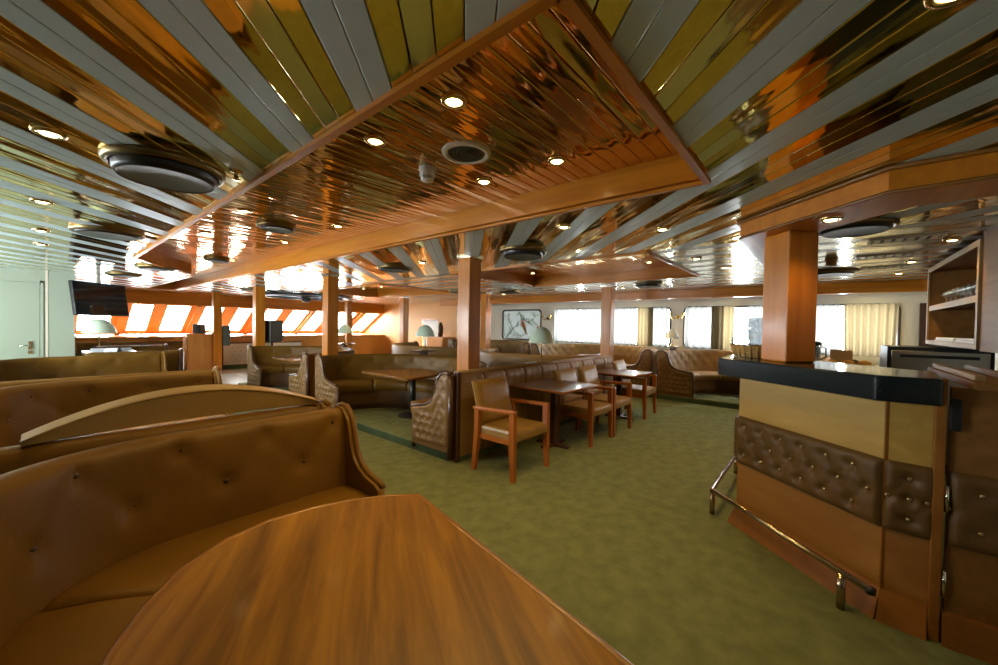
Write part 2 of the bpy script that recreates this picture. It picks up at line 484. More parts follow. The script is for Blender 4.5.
# ---- starboard wall with windows
def rounded_rect(y0, z0, y1, z1, r, n=6):
    pts = []
    for cx, cz, a in ((y1 - r, z1 - r, 0), (y0 + r, z1 - r, PI / 2), (y0 + r, z0 + r, PI), (y1 - r, z0 + r, 1.5 * PI)):
        for i in range(n + 1):
            an = a + PI / 2 * i / n; pts.append((cx + r * math.cos(an), cz + r * math.sin(an)))
    return pts
WZ0, WZ1 = 1.02, 1.965
wins = [(6.70, 8.23), (2.88, 6.20), (-1.05, 2.56)]
w = MB()
def wallpiece(ya, yb, za, zb):
    w.box(X1, ya, za, X1 + .14, yb, zb)
wallpiece(Y0, 9.6, 0, WZ0 - .0); wallpiece(Y0, 9.6, WZ1, ZR + .12)
edges = [(Y0, -1.05), (2.56, 2.88), (6.20, 6.70), (8.23, 9.6)]
for a, bb in edges:
    wallpiece(a, bb, WZ0, WZ1)
wo = w.build('wall_starboard', 'paint_cream'); tag(wo, 'cream wall with long rounded windows', kind='structure')
for i, (a, bb) in enumerate(wins):
    rr = rounded_rect(a, WZ0, bb, WZ1, .10)
    f = MB(); f.tube([(X1 - .005, p[0], p[1]) for p in rr], .024, 6, True)
    # infill of the corners behind the rounded frame
    fo = f.build('window_%d' % (i + 1), 'window_frame')
    tag(fo, ['rounded window with a flowering-branch picture on its glass', 'long rounded window behind the middle starboard pillar', 'long rounded window behind the bar'][i], kind='structure')
    for (cy, cz, sy, sz) in ((a, WZ0, 1, 1), (bb, WZ0, -1, 1), (a, WZ1, 1, -1), (bb, WZ1, -1, -1)):
        c = MB(); pts = [(cy, cz)]
        for q in range(7):
            an = PI / 2 * q / 6; pts.append((cy + sy * (.10 - .10 * math.cos(an)), cz + sz * (.10 - .10 * math.sin(an))))
        c.extrude([(X1 + .004, p[0], p[1]) for p in pts], (.05, 0, 0)); c.build('corner', 'paint_cream', fo)
    MB().box(X1 + .06, a, WZ0, X1 + .066, bb, WZ1).build('pane', 'pane' if i else 'frosted', fo)
    portal((X1 + .16, (a + bb) / 2, (WZ0 + WZ1) / 2), bb - a, WZ1 - WZ0, (-1, 0, 0))

# branch picture on window_1: twigs, leaves, blossoms, bird-like flower spray
br = empty('branch_picture', (X1 + .045, 7.45, 1.5)); tag(br, 'painted flowering branch across the rounded window glass', 'picture')
random.seed(3)
def twig(p0, p1, r, bend):
    pts = []
    for i in range(7):
        t = i / 6; pts.append((0, p0[0] + (p1[0] - p0[0]) * t + bend * math.sin(PI * t), p0[1] + (p1[1] - p0[1]) * t + bend * .6 * math.sin(PI * t)))
    MB().tube(pts, [r * (1 - .6 * i / 6) for i in range(7)], 5).build('twig', 'twig', br); return pts
lf = MB().extrude([(0, 0, -.045), (0, .02, 0), (0, 0, .045), (0, -.02, 0)], (-.004, 0, 0)).build('leaf', 'leaf_green', br, loc=(0, .55, .3))
tws = [((.62, -.42), (-.05, .06), .016, .08), ((-.05, .06), (-.62, .36), .012, -.06), ((.35, -.2), (.6, .3), .010, .05), ((-.05, .06), (.1, .42), .010, .04), ((-.1, .1), (-.6, -.05), .009, .06), ((.45, -.3), (.05, -.38), .009, -.05)]
for p0, p1, r, bd in tws:
    pts = twig(p0, p1, r, bd)
    for k in range(13):
        q = pts[1 + k % 6]; inst(lf, br, (-.004, q[1] + random.uniform(-.12, .12), q[2] + random.uniform(-.10, .10)), (random.uniform(0, 6.28), 0, 0))
bl = MB().lathe([(0, .012), (.03, .008), (.045, 0)], 8)
blo = bl.build('blossom', 'blossom', br, loc=(-.006, -.1, .1)); blo.rotation_euler = (0, -PI / 2, 0)
for k in range(9):
    p = random.choice(tws)[1]; c = inst(blo, br, (-.006, p[0] + random.uniform(-.12, .12), p[1] + random.uniform(-.1, .1)), (0, -PI / 2, 0))
body = MB().extrude([(0, -.02, .12), (0, -.10, .02), (0, -.16, -.14), (0, -.22, -.34), (0, -.14, -.30), (0, -.02, -.10), (0, .04, .04)], (-.008, 0, 0)); body.build('bird_shape', 'wood_edge', br)

# curtains
def curtain(nm, mat, ya, yb, label, group, folds, depth=.03, x=None, z0=WZ0 - .02, z1=WZ1 + .01, flare=0.0):
    x = X1 - .055 if x is None else x
    n = folds * 8; ph = random.uniform(0, 6)
    def Pf(u, v):
        y = ya + (yb - ya) * u
        y2 = y + flare * (1 - v) * (u - .5)
        return (x + depth * math.sin(u * folds * 2 * PI + ph + .5 * math.sin(u * 9)) * (.7 + .3 * (1 - v)), y2, z0 + (z1 - z0) * v)
    m = MB(); m.grid(Pf, n, 6)
    o = m.build(nm, mat); tag(o, label, 'curtain', group); return o
sh = 'sheer white window curtains'; bg_ = 'beige drawn drapes'
curtain('sheer_curtain', 'curtain_sheer', 5.35, 6.18, 'sheer white curtain at the branch-window end of the middle window', sh, 5)
curtain('sheer_curtain', 'curtain_sheer', 4.55, 5.30, 'sheer white curtain left of the pillar before the middle window', sh, 5)
curtain('sheer_curtain', 'curtain_sheer', 3.72, 4.35, 'sheer pale curtain just right of the pillar before the middle window', sh, 6)
curtain('drape', 'curtain_beige', 3.25, 3.66, 'narrow beige drape gathered in the middle window', bg_, 4, .035, x=X1 - .14)
curtain('sheer_curtain', 'curtain_sheer', 2.92, 3.42, 'sheer white curtain at the wall-light end of the middle window', sh, 4)
curtain('sheer_curtain', 'curtain_sheer', 1.72, 2.52, 'sheer white curtain at the wall-light end of the bar window', sh, 5)
curtain('drape', 'curtain_beige', 1.50, 1.95, 'narrow beige drape gathered left of the glass dome', bg_, 4, .035, x=X1 - .14)
curtain('sheer_curtain', 'curtain_sheer', .35, 1.26, 'sheer white curtain behind the domed basket', sh, 6)
curtain('sheer_curtain', 'curtain_sheer', -.24, .27, 'sheer white curtain just right of the bar pillar', sh, 4, flare=.1)
curtain('drape', 'curtain_beige', -1.03, -.30, 'wide beige drape at the end of the bar window', bg_, 7, .035, x=X1 - .14, flare=-.05)

# dark door beyond the bar and far aft stretch of the starboard wall
d1 = MB().box(X1 - .03, -1.72, 0, X1 - .001, -1.30, 1.98, .006).build('door_1', 'wood_dark'); tag(d1, 'dark brown door beyond the wall cabinet', kind='structure')
# outlet
so = MB().box(X1 - .012, 4.02, .87, X1 - .001, 4.12, .97, .003).build('wall_socket', 'white_plastic'); tag(so, 'small square wall socket below the middle window', 'socket')
MB().box(X1 - .016, 4.045, .895, X1 - .0121, 4.095, .945).build('socket_face', 'black', so)

# ---- front: raked windows
FY0, FZ1, FY1, FZ0 = 14.0, 1.90, 15.6, 1.0
wf = MB(); wf.box(.3, 13.95, 0, 9.2, 14.05, .93); wfo = wf.build('wall_front', 'paint_peach_lit'); tag(wfo, 'low peach-lit wall below the raked front windows', kind='structure')
sill = MB().box(.3, 13.88, .93, 9.2, 15.75, .99, .01).build('trim_1', 'wood_orange'); tag(sill, 'wide orange wooden sill below the raked windows', kind='structure')
top = MB().box(.3, 13.93, 1.88, 9.2, 14.03, ZR + .12).build('trim_2', 'wood_x'); tag(top, 'orange wooden band above the raked windows', kind='structure')
wx = [(.62, 1.28), (1.586, 2.063), (2.309, 2.88), (3.181, 3.694), (4.019, 4.468), (4.839, 5.365), (5.659, 6.24), (6.453, 7.02), (7.33, 8.10), (8.448, 9.10)]
def rk(x, t, off=0.0):
    ny, nz = (FZ1 - FZ0), (FY1 - FY0); L = math.hypot(ny, nz); ny /= L; nz /= L   # outward normal (forward/up)
    return (x, FY0 + (FY1 - FY0) * t + ny * off, FZ1 + (FZ0 - FZ1) * t + nz * off)
xs_prev = .3
mull = empty('trim_3'); tag(mull, 'orange wooden mullions of the raked front windows', kind='structure')
bounds = [.3] + [v for p in wx for v in p] + [9.2]
for i in range(0, len(bounds), 2):
    a, bb = bounds[i], bounds[i + 1]
    m = MB(); m.extrude([rk(a, 0), rk(bb, 0), rk(bb, 1), rk(a, 1)], Vector(rk(0, 0, .10)) - Vector(rk(0, 0, 0))); m.build('mullion', 'wood_orange', mull)
    if i % 4 == 2:
        c = (a + bb) / 2; m = MB(); m.extrude([rk(c - .06, 0, -.07), rk(c + .06, 0, -.07), rk(c + .06, 1, -.07), rk(c - .06, 1, -.07)], Vector(rk(0, 0, .08)) - Vector(rk(0, 0, 0))); m.build('rib', 'wood_orange', mull)
ordn = ['first', 'second', 'third', 'fourth', 'fifth', 'sixth', 'seventh', 'eighth', 'ninth', 'tenth']
for i, (a, bb) in enumerate(wx):
    e = empty('window_%d' % (i + 4)); tag(e, '%s raked front window counted from the television' % ordn[i], kind='structure')
    m = MB(); m.extrude([rk(a, .06, .05), rk(bb, .06, .05), rk(bb, .94, .05), rk(a, .94, .05)], Vector(rk(0, 0, .01)) - Vector(rk(0, 0, 0))); m.build('pane', 'pane', e)
    fr = MB()
    for (p, q) in (((a, 0), (bb, .06)), ((a, .94), (bb, 1)), ((a, .06), (a + .03, .94)), ((bb - .03, .06), (bb, .94))):
        fr.extrude([rk(p[0], p[1], .0), rk(q[0], p[1], .0), rk(q[0], q[1], .0), rk(p[0], q[1], .0)], Vector(rk(0, 0, .09)) - Vector(rk(0, 0, 0)))
    fr.build('window_frame', 'wood_orange', e)
nv = Vector(rk(0, 0, 1)) - Vector(rk(0, 0, 0))
pt = rk(4.85, .5, .22); portal(pt, 8.9, 1.75, -nv)

# cream partition wall with a door; its peach colour holds the orange light
wp = MB(); wp.box(9.2, 9.6, 0, 9.3, 10.55, ZR + .12); wp.box(9.2, 11.5, 0, 9.3, 15.8, ZR + .12); wp.box(9.2, 10.55, 1.62, 9.3, 11.5, ZR + .12)
wpo = wp.build('wall_forward_side', 'paint_peach_lit'); tag(wpo, 'cream side wall tinted peach for orange light beside the raked windows', kind='structure')
wj = MB().box(9.2, 9.5, 0, 10.14, 9.6, ZR + .12).build('wall_return', 'paint_cream'); tag(wj, 'short cream return wall beside the branch window', kind='structure')
d2 = empty('door_2'); tag(d2, 'peach cabin door in the forward side wall', kind='structure')
MB().box(9.215, 10.6, 0, 9.25, 11.45, 1.6, .006).build('door_leaf', 'frame_cream', d2)
MB().box(9.19, 10.52, 0, 9.23, 10.58, 1.64).box(9.19, 11.47, 0, 9.23, 11.53, 1.64).box(9.19, 10.52, 1.6, 9.23, 11.53, 1.66).build('door_frame', 'wood_z', d2)

# door bulkhead (port forward)
wd = MB(); wd.box(X0, 9.9, 0, .40, 10.0, ZR + .12)
wdo = wd.build('wall_bulkhead', 'paint_white'); tag(wdo, 'pale green-white bulkhead beside the television', kind='structure')
MB().box(.07, 9.892, 0, .10, 9.9, ZC).build('panel_joint', 'frame_cream', wdo)
ws = MB().box(.30, 10.0, 0, .40, 15.8, ZR + .12).build('wall_return', 'paint_white'); tag(ws, 'wall end running forward behind the television', kind='structure')
d3 = empty('door_3'); tag(d3, 'pale green steel door with a lever handle', kind='structure')
MB().box(-.80, 9.885, 0.01, .01, 9.8995, 2.02, .004).build('door_leaf', 'paint_door', d3)
MB().box(.014, 9.88, 0, .05, 9.8995, 2.05).box(-.85, 9.88, 0, -.804, 9.8995, 2.05).box(-.85, 9.88, 2.024, .05, 9.8995, 2.06).build('door_frame', 'paint_white', d3)
hd = MB().box(-.115, 9.872, .93, -.065, 9.885, 1.06, .003).tube([(-.09, 9.875, 1.0), (-.09, 9.83, 1.0), (-.13, 9.825, 1.0), (-.22, 9.825, .995)], .010, 8).build('door_handle', 'chrome', d3)
MB().box(-.118, 9.868, .86, -.068, 9.885, .915, .003).build('lock', 'chrome', d3)

# port wall and aft wall (behind the camera)
pw = MB(); pwin = [(4.8, 6.2), (7.4, 8.8)]
pw.box(X0 - .12, Y0, 0, X0, 10.0, WZ0); pw.box(X0 - .12, Y0, WZ1, X0, 10.0, ZR + .12)
for a, bb in ((Y0, 4.8), (6.2, 7.4), (8.8, 10.0)):
    pw.box(X0 - .12, a, WZ0, X0, bb, WZ1)
pwo = pw.build('wall_port', 'paint_cream'); tag(pwo, 'cream port side wall with windows', kind='structure')
for i, (a, bb) in enumerate(pwin):
    f = MB().tube([(X0, a, WZ0), (X0, bb, WZ0), (X0, bb, WZ1), (X0, a, WZ1)], .03, 6, True).build('window_%d' % (14 + i), 'window_frame'); tag(f, '%s port side window' % ordn[i], kind='structure')
    MB().box(X0 - .07, a, WZ0, X0 - .064, bb, WZ1).build('pane', 'pane', f)
    portal((X0 - .14, (a + bb) / 2, (WZ0 + WZ1) / 2), bb - a, WZ1 - WZ0, (1, 0, 0))
aw = MB().box(X0, Y0 - .1, 0, X1, Y0, ZR + .12).build('wall_aft', 'paint_cream'); tag(aw, 'plain cream aft wall behind the bar', kind='structure')

# ================================================================== CEILING FITTINGS
def downlight(x, y, z, label, power=1.0, r=.036):
    e = empty('downlight', (x, y, z)); tag(e, label, 'downlight', 'round brass ceiling downlights')
    MB().lathe([(r, .0), (r * 1.02, -.012), (r * 1.45, -.010), (r * 1.55, -.002), (r * 1.55, .002)], 20).build('ring', 'brass_ring', e)
    MB().lathe([(0, -.016), (r * .7, -.013), (r, -.002), (r, .004)], 16).build('bulb', 'bulb', e)
    l = bpy.data.lights.new('downlight_beam', 'SPOT'); l.energy = LAMP_W * power; l.color = LAMP_C; l.spot_size = math.radians(125); l.spot_blend = .8; l.shadow_soft_size = .04
    o = bpy.data.objects.new('downlight_beam', l); o.location = (0, 0, -.03); link(o, e)
CF = 'downlight in the long bronze coffer, '
dls = [(.03, 2.51, ZC, 'downlight over the curved loose pad, closest to the big round speaker'), (.015, 4.02, ZC, 'downlight over the second port booth, second in its row'), (.015, 5.36, ZC, 'downlight over the port booths, third in its row'),
       (.015, 6.35, ZC, 'downlight over the port booths, fourth and closest to the door'), (1.33, -.215, ZC, 'large bright downlight at the top edge above the bar'),
       (3.13, .98, ZC, 'downlight between the long coffer and the bar soffit'), (4.64, 1.08, ZC, 'downlight beside the corner of the small coffer'), (5.5, .95, ZC, 'downlight past the small coffer corner, over the window aisle'),
       (2.62, 1.56, ZC, 'downlight just outside the long coffer above the front chair'), (3.09, 3.87, ZC, 'downlight beyond the first pillar above the aisle booth'),
       (1.124, 1.213, ZR, CF + 'brightest, near its closest corner'), (1.115, 1.79, ZR, CF + 'left of the smoke alarm'), (1.889, 1.178, ZR, CF + 'right of the round air vent'), (1.872, 1.72, ZR, CF + 'just below the round air vent'),
       (1.869, 3.63, ZR, CF + 'on the wooden fascia side by its middle'), (1.864, 4.87, ZR, CF + 'on the fascia side past its middle'), (1.13, 3.80, ZR, CF + 'on the moulding side by its middle'), (1.15, 5.10, ZR, CF + 'on the moulding side past its middle'), (1.917, 7.0, ZR, CF + 'farthest one towards the front windows'),
       (5.6, 3.94, ZR, 'downlight inside the small coffer, pillar end'), (5.56, 1.91, ZR, 'downlight inside the small coffer, bar end'), (5.68, 9.6, ZR, 'downlight inside the far coffer, front-window end'), (5.58, 8.6, ZR, 'downlight inside the far coffer, middle'),
       (4.85, -.80, ZC, 'downlight over the bar beside the first louvre'), (6.10, -.72, ZC, 'downlight over the bar by the wall cabinet corner'), (7.2, -.74, ZC, 'downlight over the bar beyond the wall cabinet'),
       (2.93, -.02, 2.10, 'small downlight under the bar soffit lighting the thick pillar'), (7.3, 3.0, ZC, 'downlight over the window aisle before the beam'), (7.3, 6.0, ZC, 'downlight over the window aisle by the branch window'), (9.2, 3.4, ZC, 'downlight between beam and middle window'), (9.2, .6, ZC, 'downlight between beam and bar window'),
       (3.2, 7.6, ZC, 'downlight above the second aisle booth'), (2.8, 11.0, ZC, 'downlight above the dance floor edge'), (7.6, 10.6, ZC, 'downlight near the peach-lit wall')]
for a in dls:
    downlight(*a, power=(1.6 if a[2] > ZC + .1 else 2.6 if a[0] > 9 or a[0] == 7.6 else 2.0 if (a[0] > 4 and a[1] > .5) or a[1] > 10 else .3 if a[1] < 0 and a[0] < 2 else .7 if a[0] < 1.5 else .5 if a[2] < ZC else 1.0))

def ceil_speaker(x, y, z, label, r=.24, drop=.05):
    e = empty('ceiling_speaker', (x, y, z)); tag(e, label, 'speaker', 'round black ceiling speakers')
    MB().lathe([(r, 0), (r * 1.02, -.012), (r * .98, -.03), (r * .9, -.034), (r * .9, 0)], 36).build('rim', 'bronze_rim', e)
    MB().lathe([(r * .86, 0), (r * .86, -drop * .7), (r * .80, -drop), (r * .76, -drop * .94)], 36).build('housing', 'black', e)
    MB().lathe([(0, -drop * .72), (r * .3, -drop * .80), (r * .76, -drop * .94)], 36).build('cone', 'black_cone', e)
for a in [(.42, 2.57, ZC, 'large round black ceiling speaker beside the long coffer, beside the sprinkler head'), (.40, 4.90, ZC, 'round black ceiling speaker over the second port booth'),
          (1.12, 7.6, ZC, 'round black ceiling speaker by the slanted end of the long coffer'), (3.18, 4.57, ZC, 'round black ceiling speaker above the first aisle booth'), (3.2, 2.38, ZC, 'round black ceiling speaker above the front chairs'),
          (6.7, 2.3, ZC, 'round black ceiling speaker between small coffer and beam'), (6.75, 5.4, ZC, 'round black ceiling speaker near the branch window'), (.95, 9.3, ZC, 'round black ceiling speaker behind the television'), (3.3, 10.6, ZC, 'round black ceiling speaker over the dance floor'),
          (1.50, 4.13, ZR, 'round dark ceiling speaker inside the long coffer, middle'), (1.75, 7.1, ZR, 'round dark ceiling speaker inside the long coffer, far end'), (9.1, 2.75, ZC, 'round black ceiling speaker above the wall light'),
          (6.2, 6.4, ZC, 'round black ceiling speaker between the small and far coffers')]:
    ceil_speaker(*a, r=.24 if a[2] < ZR - .1 else .17, drop=.075 if a[1] < 2.6 else .045)
ceil_speaker(3.85, -.16, ZC, 'large round black ceiling speaker inside the bar, by its pillar', .23)
ceil_speaker(6.60, -.07, ZC, 'round black ceiling speaker over the back of the bar', .26)

# air vent + smoke alarms
e = empty('air_vent', (1.506, 1.52, ZR)); tag(e, 'round grey-grilled air vent in the long coffer', 'vent')
MB().lathe([(.10, 0), (.108, -.014), (.128, -.012), (.135, 0)], 32).build('rim', 'white_plastic', e)
for i in range(5):
    r = .098 - i * .02
    MB().lathe([(max(r - .016, 0), -.004), (r - .003, -.012 + .0), (r, -.002)], 28).build('louvre', 'grille', e)
e = empty('smoke_alarm', (1.508, 1.85, ZR)); tag(e, 'white cylindrical smoke alarm beside the round vent', 'smoke alarm')
MB().lathe([(.052, 0), (.052, -.018), (.046, -.022)], 20).build('base', 'white_plastic', e)
MB().lathe([(.046, -.022), (.046, -.052), (.040, -.056)], 20).build('body', 'white_plastic', e)
for i in range(8):
    an = 2 * PI * i / 8; m = MB(); m.box(-.005, -.006, -.074, .005, .006, -.05); o = m.build('fin', 'white_plastic', e); o.location = (.034 * math.cos(an), .034 * math.sin(an), 0); o.rotation_euler = (0, 0, an)
MB().lathe([(0, -.078), (.036, -.078), (.040, -.072)], 20).build('sensor_cap', 'white_plastic', e)
e = empty('smoke_alarm', (5.45, -.05, ZC)); tag(e, 'tan cylindrical smoke alarm on the ceiling over the bar', 'smoke alarm')
MB().lathe([(.055, 0), (.055, -.02), (.045, -.025), (.045, -.07), (.03, -.08), (0, -.08)], 18).build('body', 'cardboard', e)
e = empty('sprinkler', (.66, 2.35, ZC)); tag(e, 'small brass sprinkler head beside the big speaker', 'sprinkler')
MB().lathe([(.03, 0), (.03, -.008), (.010, -.012), (.010, -.04), (.022, -.044), (.022, -.048), (0, -.048)], 14).build('head', 'brass_ring', e)

def louvre(x, y, label):
    e = empty('ceiling_vent', (x, y, ZC), PI / 2); tag(e, label, 'vent', 'louvred vents over the bar')
    m = MB(); m.box(-.22, -.10, -.012, .22, -.085, .0); m.box(-.22, .085, -.012, .22, .10, 0); m.box(-.22, -.085, -.012, -.205, .085, 0); m.box(.205, -.085, -.012, .22, .085, 0); m.build('frame', 'white_plastic', e)
    MB().box(-.2, -.085, -.003, .2, .085, 0).build('backing', 'black', e)
    for i in range(6):
        o = MB().box(-.020, -.08, -.012, .020, .08, -.006).build('louvre', 'white_plastic', e); o.location = (-.168 + i * .067, 0, 0)
louvre(4.6, -.50, 'white louvred vent over the bar, closest of three'); louvre(5.5, -.46, 'white louvred vent over the bar, middle of three'); louvre(6.45, -.55, 'white louvred vent over the bar, farthest of three')

# dark lighting ring above the dance floor
e = empty('lighting_ring', (4.95, 11.4, ZC - .006)); tag(e, 'dark circular lighting track above the dance floor', 'light track')
MB().lathe([(1.05, 0), (1.05, -.07), (1.15, -.07), (1.15, 0)], 48).build('ring', 'black', e)
MB().box(-1.05, -.05, -.06, 1.05, .05, -.0).build('crossbar', 'black', e)
e2 = MB().lathe([(0, -.06), (.11, -.07), (.12, -.16), (.09, -.2), (0, -.2)], 16).build('projector_head', 'black', e)

# ================================================================== BAR
def off_poly(pts, d):
    """offset an open polyline to its left by d"""
    out = []
    n = len(pts)
    for i in range(n):
        p = Vector(pts[i]); ns = []
        if i > 0:
            t = (p - Vector(pts[i - 1])).normalized(); ns.append(Vector((-t.y, t.x)))
        if i < n - 1:
            t = (Vector(pts[i + 1]) - p).normalized(); ns.append(Vector((-t.y, t.x)))
        if len(ns) == 2:
            b_ = (ns[0] + ns[1]).normalized(); out.append(tuple(p + b_ * d / b_.dot(ns[0])))
        else:
            out.append(tuple(p + ns[0] * d))
    return out
# soffit over the bar: follows the counter
so_line = [(6.9, .47), (3.235, .47), (2.57, -.22), (2.54, -1.79)]   # inside of the bar is on the LEFT going this way
inn = off_poly(so_line, .32)
sof = MB()
for i in range(3):
    q = [so_line[i], so_line[i + 1], inn[i + 1], inn[i]]
    sof.prism(q, 2.10, ZC)
sofo = sof.build('beam', 'wood_x'); tag(sofo, 'dark wooden soffit above the bar following its angled corner', kind='structure')
lp = off_poly(so_line, -.015); m = MB(); m.tube([(p[0], p[1], ZC - .012) for p in lp], .012, 6); m.build('lip', 'wood_edge', sofo)
lp = off_poly(so_line, -.004); m = MB(); m.tube([(p[0], p[1], 2.108) for p in lp], .010, 6); m.build('lip', 'wood_edge', sofo)

bar = empty('bar_counter', (2.9, .1, 0)); tag(bar, 'angled wooden bar with black top and buttoned leather band', 'bar counter')
BO = Vector((2.9, .1, 0))
def bloc(p): return (p[0] - BO.x, p[1] - BO.y)
bl_ = [(6.2, .465), (3.372, .465), (2.755, -.256), (2.735, -.435)]          # panel face line
ZB = 1.243
BARX = [bloc(p) for p in bl_]
names = ['side', 'front', 'corner']
for i in range(3):
    a = Vector((*BARX[i], 0)); b2 = Vector((*BARX[i + 1], 0)); t = (b2 - a).normalized(); nin = Vector((-t.y, t.x, 0)); L = (b2 - a).length
    if i == 2:
        b2 = b2 - t * .02
    def face(z0, z1, mat, nm, dep=.02, out=0.0):
        m = MB(); q = [a - nin * out, b2 - nin * out, b2 + nin * dep, a + nin * dep]
        m.extrude([(p.x, p.y, z0) for p in q], (0, 0, z1 - z0)); return m.build(nm, mat, bar)
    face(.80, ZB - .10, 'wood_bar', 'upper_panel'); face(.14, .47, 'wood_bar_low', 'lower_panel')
    # flared plinth
    fl_ = .055; m = MB()
    aa = a + (t * -.0); q = [(a.x, a.y, .15), (b2.x, b2.y, .15), (b2.x + nin.x * .06, b2.y + nin.y * .06, .15), (a.x + nin.x * .06, a.y + nin.y * .06, .15)]
    ax = a - nin * fl_ + (t * -.02 if i == 1 else t * 0); bx = b2 - nin * fl_ + (t * .012 if i == 1 else t * 0)
    if i == 2: ax = a - nin * fl_ - t * .012
    v = [(ax.x, ax.y, 0), (bx.x, bx.y, 0), (b2.x + nin.x * .06, b2.y + nin.y * .06, 0), (a.x + nin.x * .06, a.y + nin.y * .06, 0)] + q
    m.add(v, [(3, 2, 1, 0), (4, 5, 6, 7), (0, 1, 5, 4), (1, 2, 6, 5), (2, 3, 7, 6), (3, 0, 4, 7)]); m.build('plinth', 'wood_plinth', bar)
    # tufted leather band
    z0, z1 = .46, .81
    sp = .148; btn = []
    if i == 2:
        btn = [(L * .5, .635), (L * .5, .735), (L * .5, .535), (L * .08, .635), (L * .84, .635)]
    else:
        nrow = 3; k = 0
        while .07 + k * sp / 2 < L - .05:
            s_ = .07 + k * sp / 2
            zz = [.735, .535] if k % 2 == 0 else [.635]
            btn += [(s_, q_) for q_ in zz]; k += 1
    crs = [((p), (q)) for p in btn for q in btn if p < q and math.hypot(p[0] - q[0], p[1] - q[1]) < .14]
    nu = max(10, int(L / .012)) if i else 60; nvv = 30
    def Pl(u, v_):
        s_ = u * L; z = z0 + (z1 - z0) * v_
        ed = min(1, min(u * L, (1 - u) * L) / .03); ez = min(1, min(v_, 1 - v_) * (z1 - z0) / .05)
        bul = .030 * math.sqrt(max(0, 1 - (1 - ed) ** 2)) * math.sqrt(max(0, 1 - (1 - ez) ** 2)) + .004
        dd = tuft(s_, z, btn, .030, .027, crs) if i else 0
        p = a + t * s_ - nin * (bul - dd)
        return (p.x, p.y, z)
    m = MB(); m.grid(Pl, nu, nvv); lo = m.build('leather_band', 'leather_bar', bar)
    for (s_, z) in (btn if i else []):
        p = a + t * s_ - nin * .013; add_button(lo, (p.x, p.y, z), -nin, 'button_bar', 1.0)
    if i in (1,):
        p = b2; m = MB(); m.box(-.010, -.010, .15, .010, .010, ZB - .1); o = m.build('corner_strip', 'wood_plinth', bar); o.location = (p.x + nin.x * .008, p.y + nin.y * .008, 0); o.rotation_euler = (0, 0, PI / 8)
MB().box(2.705 - BO.x, -.452 - BO.y, 0, 2.775 - BO.x, -.416 - BO.y, ZB - .005, .004).build('end_post', 'wood_plinth', bar)
# worktop
out = [(6.2, .585), (3.215, .585), (2.60, -.205), (2.625, -.425)]; inner = off_poly(bl_, .40); poly = [bloc(p) for p in out] + [bloc(p) for p in inner[::-1]]
wt = MB().prism(poly, ZB - .125, ZB).build('worktop', 'stone_black', bar)
bv = wt.modifiers.new('bevel', 'BEVEL'); bv.width = .010; bv.segments = 2; bv.limit_method = 'ANGLE'
# inner wall of the bar
inner2 = off_poly(bl_, .06); poly = [bloc(p) for p in off_poly(bl_, .022)] + [bloc(p) for p in inner2[::-1]]
MB().prism(poly, .05, ZB - .12).build('carcass', 'wood_cab_in', bar)

# hatch door beyond the hinge post
hat = empty('bar_hatch', (2.735, -.478, 0)); tag(hat, 'wooden bar flap door with leather band beside the black bar end', 'bar hatch')
MB().box(0, -.80, .15, .04, .010, 1.20).build('upper_panel', 'wood_cab', hat)
m = MB()
btn = [(.10, .72), (.10, .55), (.0, .635), (.25, .72), (.25, .55), (.175, .635), (.40, .72), (.40, .55), (.325, .635), (.475, .635)]
def Pl(u, v_):
    s_ = u * .80; z = .46 + .35 * v_; ez = min(1, min(v_, 1 - v_) * .35 / .05); ed = min(1, min(s_, .8 - s_) / .03)
    return (-.004 - .028 * math.sqrt(max(0, 1 - (1 - ez) ** 2)) * math.sqrt(max(0, 1 - (1 - ed) ** 2)) + tuft(s_, z, btn, .034, .02, []), .01 - s_, z)
m.grid(Pl, 44, 18); lo = m.build('leather_band', 'leather_bar', hat)
for s_, z in btn: add_button(lo, (-.014, .01 - s_, z), (-1, 0, 0), 'button_bar', .9)
MB().box(-.045, -.80, 0, .04, .018, .15).build('plinth', 'wood_plinth', hat)
for z in (.62, .22):
    MB().tube([(-.018, .016, z), (-.018, .016, z + .12)], .009, 8).build('hinge', 'chrome', hat)
MB().box(-.030, -.020, 1.00, -.002, .018, 1.15, .006).build('latch', 'black', hat)
MB().box(-.05, -.82, 1.20, .95, -.045, 1.235, .006).build('flap_top', 'wood_cab', hat)
for y_ in (-.06, -.19, -.50):
    MB().box(.02, y_ - .035, 1.2355, .90, y_, 1.262, .004).build('flap_rail', 'wood_pale', hat)

# pillar on the bar
m = MB(); r = .150; m.prism([(r * math.cos(a), r * math.sin(a)) for a in (0, PI / 2, PI, 1.5 * PI)], 0, 2.10 - ZB)
bp = m.build('column', 'wood_z', loc=(3.25, .18, ZB)); tag(bp, 'thick orange wooden pillar standing on the bar top', kind='structure')
bv = bp.modifiers.new('bevel', 'BEVEL'); bv.width = .012; bv.segments = 2

# foot rail
fr = empty('foot_rail', (3.0, .3, 0)); tag(fr, 'brushed metal foot rail on posts in front of the bar', 'foot rail')
pts = [(4.55, .64, .19), (3.39, .635, .19), (2.60, -.215, .19)]
MB().tube([(p[0] - 3.0, p[1] - .3, p[2]) for p in pts], .017, 12).build('rail', 'rail_steel', fr)
for x, y in ((4.53, .640), (3.405, .633), (2.70, -.107)):
    MB().tube([(x - 3.0, y - .3, 0), (x - 3.0, y - .3, .185)], .019, 12).build('post', 'rail_steel', fr)
MB().lathe([(0, 0), (.020, 0), (.020, .03), (0, .03)], 12).build('end_cap', 'black', fr).location = (2.605 - 3.0, -.21 - .3, .175)

